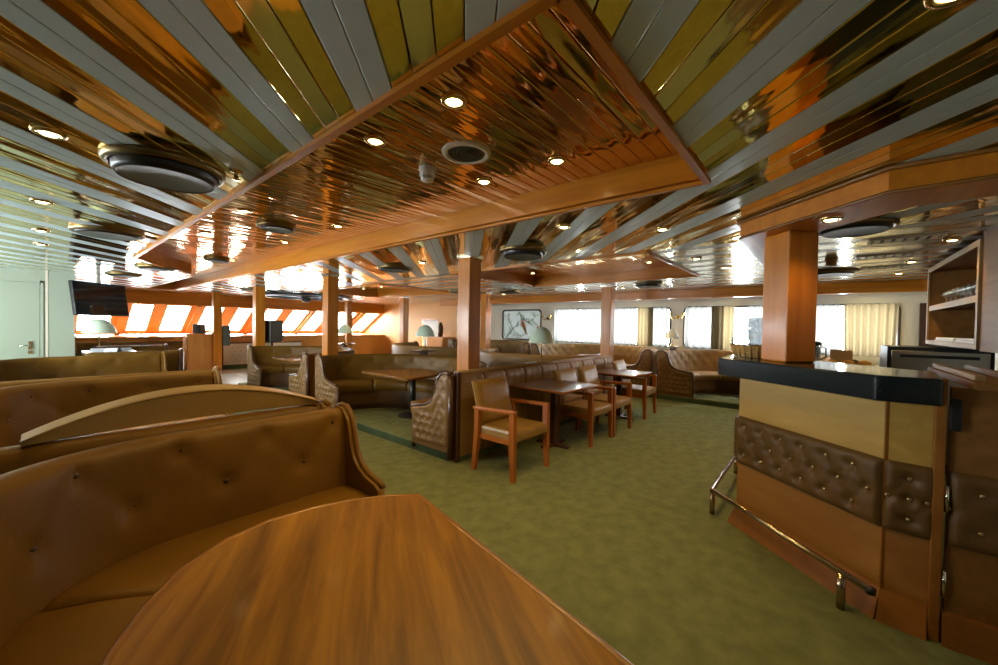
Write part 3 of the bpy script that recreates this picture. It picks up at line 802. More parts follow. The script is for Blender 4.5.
# things on and behind the bar
e = empty('bread_basket', (3.565, .36, ZB + .002)); tag(e, 'wicker basket under a clear dome behind the bar pillar', 'basket')
m = MB()
for i in range(6):
    rr = .165 + .005 * i; m.tube([(rr * math.cos(a), rr * math.sin(a), .008 + i * .014) for a in [2 * PI * k / 32 for k in range(32)]], .009, 5, True)
m.lathe([(0, .004), (.165, .004), (.19, .085)], 32); m.build('wicker_bowl', 'wicker', e)
for k in range(26):
    a = 2 * PI * k / 26; MB().tube([(.172 * math.cos(a), .172 * math.sin(a), 0), (.203 * math.cos(a), .203 * math.sin(a), .095)], .006, 5).build('stake', 'wicker', e)
MB().lathe([(.196, .09), (.200, .13), (.18, .21), (.135, .27), (.07, .30), (0, .305)], 32).build('dome', 'dome', e)
MB().lathe([(.205, .085), (.210, .092), (.196, .097)], 32).build('dome_rim', 'dome', e)

bc = empty('back_counter', (7.0, -.55, 0)); tag(bc, 'dark back counter behind the bar under the window', 'counter')
for i in range(3):
    MB().box(-.26, -.98 + i * .66, .08, -.235, -.98 + i * .66 + .64, .93, .004).build('cupboard_door', 'wood_cab', bc)
MB().box(-.235, -1.0, 0, .3, 1.0, .95).build('carcass', 'wood_cab_in', bc)
MB().box(-.28, -1.02, .95, .32, 1.02, 1.0, .006).build('worktop', 'stone_black', bc)
o = MB().box(-.14, -.115, 0, .14, .115, .20, .004).build('cardboard_box', 'cardboard', loc=(7.10, -.20, 1.0)); tag(o, 'plain tan box on the back counter', 'box')
o = empty('blender_jug', (6.95, .07, 1.0)); tag(o, 'clear jug with a dark lid on the back counter', 'jug')
MB().lathe([(0, 0), (.05, 0), (.055, .02), (.062, .26), (.058, .26), (.05, .02)], 16).build('jug', 'stemware', o); MB().lathe([(0, .31), (.03, .31), (.066, .29), (.066, .26), (0, .26)], 16).build('lid', 'black', o)
MB().tube([(0, -.06, .24), (0, -.11, .22), (0, -.11, .10), (0, -.056, .06)], .01, 6).build('handle', 'black', o)
o = MB().box(-.05, -.06, 0, .05, .06, .19, .006).build('napkin_box', 'paper', loc=(6.86, -.62, 1.0)); tag(o, 'white napkin dispenser on the back counter', 'napkin box')
o = empty('bar_fridge', (6.35, -.60, 0)); tag(o, 'steel-fronted bar fridge with black frame below the wall cabinet', 'fridge')
MB().box(-.33, -.70, 0, .3, .05, 1.30, .006).build('body', 'black', o); MB().box(-.35, -.67, .1, -.331, .02, 1.26, .005).build('door', 'steel', o); MB().box(-.366, -.60, 1.19, -.351, -.05, 1.22, .003).build('handle', 'black', o)
random.seed(5)
for k, (x, y) in enumerate(((6.80, -.10), (6.81, -.26), (6.83, -.42))):
    m = MB(); m.lathe([(0, .0), (.045, .005), (.062, .035), (.05, .065), (.02, .082), (0, .085)], 14); o = m.build('bread_roll', 'bread', loc=(x, y, 1.0)); o.scale = (1.3, .9, 1.0); o.rotation_euler = (0, 0, k)
    tag(o, ['golden bread roll on the back counter, closest to the clear jug', 'golden bread roll on the back counter, middle one', 'golden bread roll on the back counter, closest to the napkin dispenser'][k], 'bread roll', 'bread rolls on the back counter')

# hanging cabinet with glasses
cb = empty('wall_cabinet', (5.65, -.93, 1.33)); tag(cb, 'open wooden hanging cabinet holding stemmed glasses', 'cabinet')
w0, w1, hh, dp = -.97, .95, .86, .36
MB().box(w0, -dp, 0, w1, -dp + .02, hh).build('back_panel', 'wood_cab_in', cb)
MB().box(w0, -dp, 0, w1, 0, .025).build('bottom_board', 'wood_pale', cb); MB().box(w0, -dp, hh - .025, w1, 0, hh).build('top_board', 'wood_cab', cb)
MB().box(w0, -dp, .025, w0 + .04, 0, hh - .025).build('side_board', 'wood_cab', cb); MB().box(w1 - .03, -dp, .025, w1, 0, hh - .025).build('side_board', 'wood_cab', cb)
MB().box(w0 + .04, -dp + .02, .40, w1 - .03, -.01, .425).build('shelf', 'wood_cab_in', cb)
MB().box(w0 + .04, -.012, .375, w1 - .03, .004, .43).build('shelf_lip', 'wood_pale', cb)
m = MB(); m.box(w0, 0, 0, w1, .016, .045); m.box(w0, 0, hh - .05, w1, .016, hh); m.box(w0, 0, .045, w0 + .05, .016, hh - .05); m.box(w1 - .045, 0, .045, w1, .016, hh - .05); m.build('face_frame', 'wood_pale', cb)
o = MB().box(-1.55, -dp - .02, -.01, -.975, .0, hh + .04).build('end_cupboard', 'wood_cab', cb)
for k, (xa, xb_, lab) in enumerate(((-.85, -.05, 'folded white cloth on the hanging cabinet floor, closer one'), (.02, .80, 'folded white cloth on the hanging cabinet floor, farther one'))):
    o = MB().box(xa, -.28, 0, xb_, -.03, .03, .008).box(xa + .01, -.27, .031, xb_ - .02, -.035, .052, .008).build('folded_cloth', 'paper', loc=(5.65, -.93, 1.3555)); tag(o, lab, 'cloth', 'folded cloths in the hanging cabinet')
gl = MB().lathe([(.030, 0), (.028, .003), (.004, .006), (.004, .07), (.022, .09), (.030, .115), (.027, .155), (.025, .155), (.028, .115), (.018, .092), (0, .085)], 12)
gme = None
for i in range(9):
    for j in range(2):
        x = 5.65 - .82 + .05 + i * .19; y = -.93 - .10 - j * .12
        if gme is None:
            g = gl.build('wine_glass', 'stemware', loc=(x, y, 1.7555)); gme = g.data
        else:
            g = bpy.data.objects.new('wine_glass', gme); g.location = (x, y, 1.7555); link(g)
        tag(g, 'small stemmed glass standing on the hanging cabinet shelf', 'glass', 'stemmed glasses in the hanging cabinet')

# ================================================================== BOOTHS
def arc(cx, cy, r, a0, a1, step=.07):
    n = max(3, int(abs(a1 - a0) * r / step)); return [(cx + r * math.cos(a0 + (a1 - a0) * i / n), cy + r * math.sin(a0 + (a1 - a0) * i / n)) for i in range(n + 1)]
def line(a, b, step=.07):
    n = max(1, int(math.hypot(b[0] - a[0], b[1] - a[1]) / step)); return [(a[0] + (b[0] - a[0]) * i / n, a[1] + (b[1] - a[1]) * i / n) for i in range(n + 1)]
def join(*ls):
    out = []
    for l_ in ls:
        for p in l_:
            if not out or math.hypot(p[0] - out[-1][0], p[1] - out[-1][1]) > 1e-4: out.append(p)
    return out
def path_info(P_):
    s = [0]; nn = []
    for i in range(1, len(P_)): s.append(s[-1] + math.hypot(P_[i][0] - P_[i - 1][0], P_[i][1] - P_[i - 1][1]))
    for i in range(len(P_)):
        a = P_[max(0, i - 1)]; b_ = P_[min(len(P_) - 1, i + 1)]; tx, ty = b_[0] - a[0], b_[1] - a[1]; L = math.hypot(tx, ty); nn.append((-ty / L, tx / L))
    return s, nn

def wing(parent, p, t_out, n_in, z0, zt, mat='leather_wing', dep=.60, trim='wood_dark', btns=True, sd=.4, bmat='button_pale'):
    """S-curved upholstered end panel: p end of the back line, t_out pointing out of the bench, n_in pointing to the seat front"""
    p = Vector((*p, 0)); t = Vector((*t_out, 0)); n = Vector((*n_in, 0)); th = .045
    hgt = zt - z0
    cur = [(-.07, zt - .012), (-.03, zt + .006), (.03, zt + .004), (.075, zt - .025), (.11, zt - .065), (.135, zt - .13), (.155, zt - .21), (.185, zt - .28), (.24, zt - .335), (.32, zt - .37), (.42, zt - .39), (dep, zt - .41)]
    def topz(o):
        for (a, za), (b_, zb) in zip(cur, cur[1:]):
            if a <= o <= b_: return za + (zb - za) * (o - a) / (b_ - a)
        return cur[-1][1]
    nb = []
    if btns:
        k = 0; zz = z0 + .13
        while zz < zt - .05:
            o = .02 + (.05 if k % 2 else 0)
            while o < dep - .06:
                if zz < topz(o) - .05: nb.append((o, zz))
                o += .10
            zz += .085; k += 1
    def Pf(u, v):
        o = -.07 + (dep + .07) * u; zt_ = topz(o) - .008; zz = z0 + .05 + (zt_ - z0 - .05) * v
        ed = min(1, min(u, 1 - u) / .08); ev = min(1, min(v, 1 - v) / .08)
        bul = .022 * math.sqrt(max(0, 1 - (1 - ed) ** 2)) * math.sqrt(max(0, 1 - (1 - ev) ** 2))
        d = tuft(o, zz, nb, .038, .028, [])
        q = p + n * o + t * (th + bul - d); return (q.x, q.y, zz)
    m = MB(); m.grid(Pf, 26, 26); 
    body = [(o, z) for o, z in cur]; pl = [(-.07, z0)] + body + [(dep, z0)]
    m.extrude([(p.x + n.x * o, p.y + n.y * o, z) for o, z in pl], t * th)
    w_ = m.build('end_panel', mat, parent)
    for o, zz in nb:
        q = p + n * o + t * (th + .0); add_button(w_, (q.x, q.y, zz), t, bmat, .8)
    q = [(p + n * o + t * (th * .85), z) for o, z in cur]
    m = MB(); m.tube([(a.x, a.y, z + .004) for a, z in q], .019, 8)
    for o, r_ in ((-.075, .034), (dep + .004, .020)):
        a = p + n * o + t * (th * .5); zz = topz(max(o, -.07))
        m.tube([(a.x, a.y, max(z0 - .06, 0.0)), (a.x, a.y, zz)], r_, 8)
    m.build('edge_trim', trim, w_)

def booth(label, P_, z0=0.0, zt=.92, group='curved buttoned leather booths', mat='leather', ncush=5, tuftA=.020, brow=((.10, 0), (.25, .5)), bsp=.36, wings=('s', 'e'), wmat='leather_wing', base_btn=False, seat_mat=None, bmat='button', cush=.145, pale_btn=False, tr=.045, plain_top=True, wing_dep=.60, bs0=.14, bscale=1.0, wshift=0.0, aisle_end=False, cuts=None, trim='wood_dark'):
    s, nn = path_info(P_); L = s[-1]; c = (sum(p[0] for p in P_) / len(P_), sum(p[1] for p in P_) / len(P_), z0)
    root = empty('booth_bench', (0, 0, 0)); tag(root, label, 'bench', group)
    zseat = z0 + .44
    # button positions
    btn = []
    for dz, sh_ in brow:
        q = bs0 + sh_ * bsp
        while q < L - .06:
            btn.append((q, zt - dz)); q += bsp
    crs = [(a, b_) for a in btn for b_ in btn if a < b_ and a[1] != b_[1] and math.hypot(a[0] - b_[0], a[1] - b_[1]) < bsp * .75]
    # fine resample
    n2 = max(6, int(L / .03)); fs = [L * i / n2 for i in range(n2 + 1)]; fp = []; fn = []; j = 0
    for q in fs:
        while j < len(s) - 2 and s[j + 1] < q: j += 1
        f = (q - s[j]) / max(1e-9, s[j + 1] - s[j]); f = min(1, max(0, f))
        fp.append((P_[j][0] + (P_[j + 1][0] - P_[j][0]) * f, P_[j][1] + (P_[j + 1][1] - P_[j][1]) * f))
        nx = nn[j][0] + (nn[j + 1][0] - nn[j][0]) * f; ny = nn[j][1] + (nn[j + 1][1] - nn[j][1]) * f; k = math.hypot(nx, ny); fn.append((nx / k, ny / k))
    prof = [(-.06, z0), (-.062, zt - .30), (-.060, zt - .06), (-.052, zt - .022), (-.03, zt - .004), (0, zt), (.030, zt - .003), (.052, zt - .020), (.066, zt - .05)]
    ni = 12; zi0, zi1 = zt - .05, zseat - .04
    for i in range(1, ni + 1):
        f = i / ni; prof.append((.066 + .06 * f, zi0 + (zi1 - zi0) * f))
    prof.append((.10, z0))
    m = MB(); v = []; k = len(prof)
    for i, q in enumerate(fs):
        for jj, (o, z) in enumerate(prof):
            d = tuft(q, z, btn, tr, tuftA, crs) if 7 <= jj < k - 1 else 0
            v.append((fp[i][0] + fn[i][0] * (o - d), fp[i][1] + fn[i][1] * (o - d), z))
    f_ = [(i * k + jj, (i + 1) * k + jj, (i + 1) * k + jj + 1, i * k + jj + 1) for i in range(n2) for jj in range(k - 1)]
    m.add(v, f_, True); m.add([v[jj] for jj in range(k)], [tuple(range(k))]); m.add([v[n2 * k + jj] for jj in range(k)], [tuple(range(k))])
    bk = m.build('backrest', mat, root)
    def at(q):
        i = min(n2 - 1, int(q / L * n2)); return fp[i], fn[i]
    for q, z in btn:
        (px, py), (nx, ny) = at(q); f = (zi0 - z) / (zi0 - zi1); o = .066 + .06 * f - tuftA * .85
        add_button(bk, (px + nx * o, py + ny * o, z), (nx, ny, .15), bmat, bscale)
    # seat cushions
    o0, o1 = .10, .55
    for cix in range(ncush):
        a, b_ = (cuts[cix] + .003, min(cuts[cix + 1], L) - .003) if cuts else (L * cix / ncush + .003, L * (cix + 1) / ncush - .003); n3 = max(4, int((b_ - a) / .06)); pf = [(o0, zseat - cush), (o0, zseat - .02), (o0 + .03, zseat), (.30, zseat + .012), (o1 - .05, zseat + .002), (o1 - .015, zseat - .018), (o1, zseat - .05), (o1 - .003, zseat - .10), (o1 - .02, zseat - cush)]
        v = []; kk = len(pf)
        for i in range(n3 + 1):
            q = a + (b_ - a) * i / n3; ii = q / L * n2; i0 = min(n2 - 1, int(ii)); fr_ = ii - i0
            px = fp[i0][0] + (fp[i0 + 1][0] - fp[i0][0]) * fr_; py = fp[i0][1] + (fp[i0 + 1][1] - fp[i0][1]) * fr_
            nx = fn[i0][0] + (fn[i0 + 1][0] - fn[i0][0]) * fr_; ny = fn[i0][1] + (fn[i0 + 1][1] - fn[i0][1]) * fr_
            dip = .012 * (1 - min(1, min(i, n3 - i) / 1.0))
            for o, z in pf: v.append((px + nx * o, py + ny * o, z - (dip if z > zseat - .03 else 0)))
        m = MB(); m.add(v, [(i * kk + jj, (i + 1) * kk + jj, (i + 1) * kk + jj + 1, i * kk + jj + 1) for i in range(n3) for jj in range(kk)if jj < kk - 1], True)
        m.add(v[:kk], [tuple(range(kk))]); m.add(v[n3 * kk:], [tuple(range(kk))]); m.build('seat_cushion', seat_mat or mat, root)
    # base
    pf = [(.0, z0 + .08), (.0, zseat - cush), (.50, zseat - cush), (.50, z0 + .08), (.44, z0 + .08), (.44, z0), (.0, z0)]; v = []; kk = len(pf)
    for i in range(n2 + 1):
        for o, z in pf: v.append((fp[i][0] + fn[i][0] * o, fp[i][1] + fn[i][1] * o, z))
    m = MB(); m.add(v, [(i * kk + jj, (i + 1) * kk + jj, (i + 1) * kk + jj + 1, i * kk + jj + 1) for i in range(n2) for jj in range(kk - 1)], False)
    m.add(v[:kk], [tuple(range(kk))]); m.add(v[n2 * kk:], [tuple(range(kk))]); ba = m.build('base', 'leather_base', root)
    if base_btn:
        q = .3
        while q < L - .2:
            (px, py), (nx, ny) = at(q); add_button(ba, (px + nx * .502, py + ny * .502, z0 + .20), (nx, ny, 0), 'button'); q += .34
    if aisle_end:
        wing(root, (2.80, 3.045), (-1, 0), (0, 1), z0, zt, wmat, dep=.54)
        MB().box(2.805, 3.26, zseat - cush, 3.30, 3.70, zseat + .01, .03).build('seat_cushion', mat, root); MB().box(2.82, 3.26, z0, 3.28, 3.64, zseat - cush).build('base', 'leather_base', root)
    if 's' in wings:
        t = (-(fp[1][0] - fp[0][0]), -(fp[1][1] - fp[0][1])); k_ = math.hypot(*t); wing(root, (fp[0][0] + fn[0][0] * wshift, fp[0][1] + fn[0][1] * wshift), (t[0] / k_, t[1] / k_), fn[0], z0, zt, wmat, dep=wing_dep, trim=trim)
    if 'e' in wings:
        t = ((fp[-1][0] - fp[-2][0]), (fp[-1][1] - fp[-2][1])); k_ = math.hypot(*t); wing(root, fp[-1], (t[0] / k_, t[1] / k_), fn[-1], z0, zt, wmat, dep=wing_dep, trim=trim)
    return root

def Upath(x_open, yf, yn, xb, r, r2=None):
    r2 = r2 or r
    """U open to +X, far leg first"""
    return join(line((x_open, yf), (xb + r, yf)), arc(xb + r, yf - r, r, PI / 2, PI), line((xb, yf - r), (xb, yn + r2)), arc(xb + r2, yn + r2, r2, PI, 1.5 * PI, .02), line((xb + r2, yn), (x_open, yn)))
# port booths
booth('brown leather booth bench wrapping the honey-coloured table in front', Upath(1.25, 2.40, -1.0, -.22, .64), 0, .90, ncush=5, wings=('s',), tuftA=.034, tr=.036, brow=((.075, 0), (.275, .5)), bsp=.38, bs0=.07, wmat='leather', wing_dep=.46, bscale=1.35, cuts=[0, 1.44, 2.5, 3.6, 4.5, 9], trim='leather')
booth('brown leather port booth right behind the loose curved pad', Upath(1.22, 5.12, 2.62, -.32, .62, .14), 0, .90, ncush=6, wings=('s', 'e'), bsp=.40, wmat='leather', trim='leather')
booth('brown leather port booth closest to the pale green door', Upath(1.28, 8.30, 5.33, -.42, .62, .14), 0, .90, ncush=6, wings=('s', 'e'), bsp=.40, wmat='leather', trim='leather')
booth('dark brown bench back in front of the lamp beside the television', line((.45, 8.52), (1.55, 8.52)), 0, .93, ncush=2, wings=('e',), bsp=.40, wmat='leather_base', mat='leather')
booth('long orange-brown bench along the front wall under the raked windows', line((2.72, 13.75), (.6, 13.75)), 0, .86, ncush=4, wings=(), bsp=.42)
booth('short brown bench between the lamp table and the front wall', line((1.9, 11.9), (.75, 11.9)), 0, .86, ncush=2, wings=('s',), bsp=.40)
# inner booths, open to the aisle
def semi_open_negx(cx, cy, R): return join(line((cx, cy - R), (cx + .02, cy - R)), arc(cx + .02, cy, R, -PI / 2, PI / 2), line((cx + .02, cy + R), (cx, cy + R)))
def semi_open_posx(cx, cy, R): return join(line((cx, cy + R), (cx - .02, cy + R)), arc(cx - .02, cy, R, PI / 2, 1.5 * PI), line((cx - .02, cy - R), (cx, cy - R)))
booth('semicircular brown booth round the aisle table behind the front chairs', join(arc(2.90, 4.60, 1.46, -PI / 2 + .29, PI / 2), line((2.90, 6.06), (2.86, 6.06))), .10, .93, ncush=5, base_btn=True, wmat='leather_wing', wings=('e',), aisle_end=True)
booth('semicircular brown booth in the second bay of the aisle, by the black speaker', semi_open_negx(2.86, 7.83, 1.30), .10, .93, ncush=6, base_btn=True, wmat='leather_wing')
booth('semicircular tan booth facing the windows behind the front partition', semi_open_posx(7.06, 4.64, 1.34), .10, .93, ncush=6, mat='leather_pale')
booth('semicircular tan booth facing the windows in the second bay', semi_open_posx(7.06, 7.83, 1.30), .10, .93, ncush=6, mat='leather_pale')
# window booths
for i, (cy, lab) in enumerate(((1.08, 'tan buttoned window booth next to the bar'), (4.26, 'tan buttoned window booth below the middle window'), (7.40, 'tan buttoned window booth below the branch window'))):
    booth(lab, join(line((8.26, cy - 1.45), (8.5, cy - 1.45)), arc(8.5, cy - .15, 1.3, -PI / 2, 0), line((9.8, cy - .15), (9.8, cy + .15)), arc(8.5, cy + .15, 1.3, 0, PI / 2), line((8.5, cy + 1.45), (8.26, cy + 1.45))), .10, .99, 'buttoned window booths',
          mat='leather_pale', ncush=6, brow=((.04, 0), (.17, .5), (.30, 0)), bsp=.24, tuftA=.03, tr=.05, bmat='button_pale')

# long partition behind the chairs
pa = empty('booth_partition', (2.86, 2.95, 0)); tag(pa, 'long low tan leather partition behind the row of armchairs', 'partition')
MB().box(0, -.0, 0, 3.90, .075, .90).build('core', 'leather_base', pa)
seg = None
for i in range(10):
    x = .0 + i * .390
    def Pf(u, v):
        xx = u * .386; z = .05 + v * .885
        pl = .005 * abs(math.sin(xx / .38 * PI * 3)) if v > .75 else .005 * abs(math.sin(xx / .38 * PI * 3)) * .4
        e_ = min(1, min(u, 1 - u) / .06); t_ = max(0, (v - .93) / .07)
        return (xx, -.028 * math.sqrt(max(0, 1 - (1 - e_) ** 2)) - pl + .05 * t_ * t_, z + .0)
    if seg is None:
        m = MB(); m.grid(Pf, 24, 14); seg = m.build('leather_panel', 'leather_pale', pa)
    else:
        inst(seg, pa, (x, 0, 0))
MB().tube([(0, .035, .925), (3.90, .035, .925)], .036, 10).build('top_roll', 'leather_pale', pa)
MB().box(-.050, -.045, 0, 0, .012, .955, .006).build('end_post', 'wood_dark', pa)
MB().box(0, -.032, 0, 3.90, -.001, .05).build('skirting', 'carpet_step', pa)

# loose curved pad on the port partition
pad = empty('curved_pad', (.575, 2.60, .906)); tag(pad, 'loose curved tan seat pad lying across the port booth backs', 'pad')
n = 24; half = .625
def arch(u): return .022 + .135 * (1 - (2 * u - 1) ** 2)
def Pt(u, v):   # top face, thick
    return (-half + 2 * half * u, -.045 + .12 * v, arch(u))
m = MB(); v = []
for i in range(n + 1):
    u = i / n; x = -half + 2 * half * u; yb = .10 * (1 - (2 * u - 1) ** 2)
    v += [(x, -.030 + yb, .0), (x, -.045 + yb, arch(u) * .9), (x, -.035 + yb, arch(u)), (x, .06 + yb, arch(u) + .012), (x, .075 + yb, arch(u)), (x, .075 + yb, 0.0)]
f_ = [(i * 6 + j, (i + 1) * 6 + j, (i + 1) * 6 + (j + 1) % 6, i * 6 + (j + 1) % 6) for i in range(n) for j in range(6)]
m.add(v, f_); m.add(v[:6], [tuple(range(6))]); m.add(v[-6:], [tuple(range(6))]); m.build('cover', 'leather_pad_lit', pad)
m = MB(); m.tube([(-half + 2 * half * i / n, -.045 + .10 * (1 - (2 * i / n - 1) ** 2), arch(i / n) * .95) for i in range(n + 1)], .006, 6); m.build('piping', 'leather_pad_lit', pad)

# ================================================================== TABLES
def table(label, poly, z0, zt, mat='wood_table', ped=None, group='booth tables', loc=None, pr=.045):
    c = ped or (sum(p[0] for p in poly) / len(poly), sum(p[1] for p in poly) / len(poly))
    e = empty('booth_table', (c[0], c[1], z0)); tag(e, label, 'table', group)
    q = [(x - c[0], y - c[1]) for x, y in poly]
    if area(q) < 0: q = q[::-1]
    t = MB().prism(q, zt - z0 - .034, zt - z0).build('table_top', mat, e)
    m = MB(); m.tube([(x, y, zt - z0 - .010) for x, y in q], .0145, 8, True); m.build('edging', 'wood_edge', t)
    m = MB(); m.tube([(0, 0, .02), (0, 0, zt - z0 - .03)], pr, 14); m.build('pedestal', 'black', e)
    m = MB(); m.lathe([(0, .035), (pr + .01, .035), (.20, .012), (.21, 0)], 24); m.build('foot', 'black', e)
    return e
P1T = [(.88, .24), (1.145, 1.435), (1.05, 1.53), (.903, 1.618), (.76, 1.668), (.597, 1.689), (.44, 1.655), (.289, 1.557), (.19, 1.43), (.107, 1.28), (.075, 1.18), (.05, .85), (.12, .45), (.30, .10), (.55, -.05)]
table('honey-coloured curved-edge wooden table filling the front of the room', P1T, 0, .65, ped=(.55, .85))
def dtable(cx, cy, sgn, w=.50, l=.56):
    pts = [(cx - sgn * w * .9, cy - l), (cx - sgn * w * .9, cy + l)]
    pts += [(cx - sgn * w * .4 + sgn * w * 1.3 * math.cos(a), cy + l * math.sin(a)) for a in [PI / 2 - PI * i / 12 for i in range(13)]]
    return pts
table('curved wooden booth table between brown aisle benches, first bay', dtable(3.46, 4.62, 1, .46, .54), .10, .75)
table('curved wooden booth table in the second aisle bay', dtable(3.38, 7.83, 1, .44, .50), .10, .75)
table('curved wooden table in the window-facing booth behind the partition', dtable(6.46, 4.62, -1, .46, .54), .10, .75)
table('small wooden table in the window booth next to the bar', dtable(8.95, 1.12, 1, .36, .42), .10, .75)
table('small wooden table in the window booth below the middle window', dtable(8.95, 4.30, 1, .36, .42), .10, .75)
table('wooden table inside the second port booth', [(.25, 3.3), (1.0, 3.3), (1.0, 4.45), (.25, 4.45)], 0, .65)
table('wooden table inside the port booth closest to the door', [(.25, 6.1), (1.0, 6.1), (1.0, 7.5), (.25, 7.5)], 0, .65)
def sqtable(label, x0, y0, x1, y1, zt=.745):
    e = empty('square_table', ((x0 + x1) / 2, (y0 + y1) / 2, 0)); tag(e, label, 'table', 'small tables along the partition')
    a, b_ = (x1 - x0) / 2, (y1 - y0) / 2
    t = MB().box(-a, -b_, zt - .035, a, b_, zt, .006).build('table_top', 'wood_table_dark', e)
    m = MB(); m.tube([(-a, -b_, zt - .014), (a, -b_, zt - .014), (a, b_, zt - .014), (-a, b_, zt - .014)], .013, 6, True); m.build('edging', 'wood_chair', t)
    MB().box(-.035, -.035, .03, .035, .035, zt - .035, .004).build('pedestal', 'wood_dark', e)
    MB().box(-.22, -.04, 0, .22, .04, .035, .008).box(-.04, -.22, .0, .04, .22, .034, .008).build('foot', 'wood_dark', e)
    MB().box(-.2, -.2, zt - .06, .2, .2, zt - .036).build('apron', 'wood_dark', e)
sqtable('dark square table between the first two armchairs', 3.64, 2.13, 4.46, 2.86)
sqtable('dark square table between the last two armchairs', 5.64, 2.12, 6.40, 2.86)

# ================================================================== ARMCHAIRS
def armchair():
    e = empty('armchair'); W, D = .285, .235; zs = .43
    def leg(x, y, x2, y2, z1, r=.025, splay=0):
        m = MB(); v = []
        for (cx, cy, z, rr) in ((x, y, 0, r * .75), (x2, y2, z1 * .6, r * 1.05), (x2, y2, z1, r)):
            v += [(cx - rr, cy - rr * 1.1, z), (cx + rr, cy - rr * 1.1, z), (cx + rr, cy + rr * 1.1, z), (cx - rr, cy + rr * 1.1, z)]
        f = [(0, 3, 2, 1), (8, 9, 10, 11)]
        for k in range(2):
            for j in range(4): f.append((k * 4 + j, k * 4 + (j + 1) % 4, k * 4 + 4 + (j + 1) % 4, k * 4 + 4 + j))
        m.add(v, f); m.build('leg', 'wood_chair', e)
    for s in (-1, 1):
        leg(s * W, -D - .01, s * (W - .004), -D + .005, .655)
        leg(s * W, D + .02, s * (W - .004), D - .02, .63)
        m = MB(); m.extrude([(s * W - .026, -D - .028, .625), (s * W + .022, -D - .028, .625), (s * W + .022, D + .03, .605), (s * W - .026, D + .03, .605)], (0, 0, .038)); o = m.build('armrest', 'wood_chair', e)
        b_ = o.modifiers.new('bevel', 'BEVEL'); b_.width = .012; b_.segments = 2
        MB().box(s * (W - .012) - .012, -D, zs - .10, s * (W - .012) + .012, D, zs - .05).build('side_rail', 'wood_chair', e)
    MB().box(-W, D - .03, zs - .10, W, D - .005, zs - .05).build('back_rail', 'wood_chair', e)
    MB().box(-W + .012, -D - .028, zs - .075, W - .012, D - .03, zs + .03, .03).build('seat', 'leather_chair', e)
    # backrest: padded slab leaning back
    def Pb(u, v):
        x = (-W + .012) + (2 * W - .024) * u; z = zs + .02 + .43 * v; y = D - .055 + .13 * v
        c_ = -.012 * (1 - (2 * u - 1) ** 2); return x, y, z, c_
    m = MB(); nu, nv_ = 10, 8
    def front(u, v):
        x, y, z, c_ = Pb(u, v); ed = min(1, min(min(u, 1 - u) * 8, min(v, 1 - v) * 6)); return (x, y - .035 * math.sqrt(max(0, 1 - (1 - ed) ** 2)), z)
    def back(u, v):
        x, y, z, c_ = Pb(u, v); return (x, y + .030 * min(1, min(min(u, 1 - u) * 8, min(v, 1 - v) * 6) + .35), z)
    m.grid(front, nu, nv_); m.grid(back, nu, nv_)
    for side in range(4):
        pass
    rim = [(i / nu, 0) for i in range(nu + 1)] + [(1, j / nv_) for j in range(1, nv_ + 1)] + [(1 - i / nu, 1) for i in range(1, nu + 1)] + [(0, 1 - j / nv_) for j in range(1, nv_)]
    k = len(rim); m.add([front(*q) for q in rim] + [back(*q) for q in rim], [(i, (i + 1) % k, k + (i + 1) % k, k + i) for i in range(k)])
    m.build('backrest', 'leather_chair', e)
    return e
ch0 = armchair()
spots = [(3.105, 2.41, 0, 'tan leather armchair with red-brown wooden arms, first in the row'), (4.575, 2.36, 0.0, 'tan leather armchair just past the first square table'), (5.205, 2.35, 0.0, 'tan leather armchair between the second and fourth chairs, before the second square table'), (6.48, 2.40, .05, 'tan leather armchair last in the row, past the second square table')]
for i, (x, y, rz, lab) in enumerate(spots):
    o = ch0 if i == 0 else copy_tree(ch0)
    o.location = (x, y, 0); o.rotation_euler = (0, 0, rz); tag(o, lab, 'armchair', 'armchairs along the partition')

# ================================================================== LAMPS AND LEDGES
def ledge(x, y, z, label, a=.26):
    o = empty('corner_ledge', (x, y, 0)); tag(o, label, 'ledge', 'corner ledges carrying table lamps')
    MB().box(-a, -.07, z - .03, a, .16, z, .005).build('top', 'wood_table_dark', o); MB().box(-.05, -.03, .1, .05, .1, z - .03).build('support', 'wood_dark', o)
def lamp(x, y, z, label, r=.190, h=.52, mat='lamp_shade', on=0):
    e = empty('table_lamp', (x, y, z)); tag(e, label, 'lamp', 'table lamps')
    MB().lathe([(0, .03), (.03, .03), (.075, .012), (.08, 0)], 20).build('base', 'brass_ring', e)
    MB().tube([(0, 0, .02), (0, 0, h - .05)], .008, 8).build('stem', 'brass_ring', e)
    t = h * .56
    if mat == 'lamp_shade':
        pr = [(r, h * .56), (r * .95, h * .64), (r * .82, h * .78), (r * .60, h * .90), (r * .30, h * .98), (.02, h)]
    else:
        pr = [(r, h * .44), (r * .45, h)]
    MB().lathe(pr + [(a - .006, z_ - .004) for a, z_ in pr[::-1]], 28).build('shade', mat, e)
    MB().lathe([(0, h * .58), (.03, h * .58), (.03, h * .72), (0, h * .76)], 10).build('lamp_bulb', 'paper', e)
ledge(4.76, 3.17, .92, 'dark corner ledge behind the partition by the first pillar'); lamp(4.76, 3.17, .92, 'green-shaded table lamp in front of the branch window')
ledge(5.06, 6.20, .92, 'dark corner ledge between the booths of the two bays'); lamp(5.06, 6.20, .92, 'green-shaded table lamp in front of the peach-lit wall', h=.52)
ledge(5.06, 9.42, .92, 'dark corner ledge at the forward end of the inner booths'); lamp(5.06, 9.42, .92, 'green-shaded table lamp before the raked windows', h=.50, r=.18)
ledge(9.66, 2.67, 1.04, 'corner ledge under the wall light between the windows', .22); lamp(9.62, 2.72, 1.04, 'white conical table lamp between two starboard windows', r=.16, h=.40, mat='shade_white')
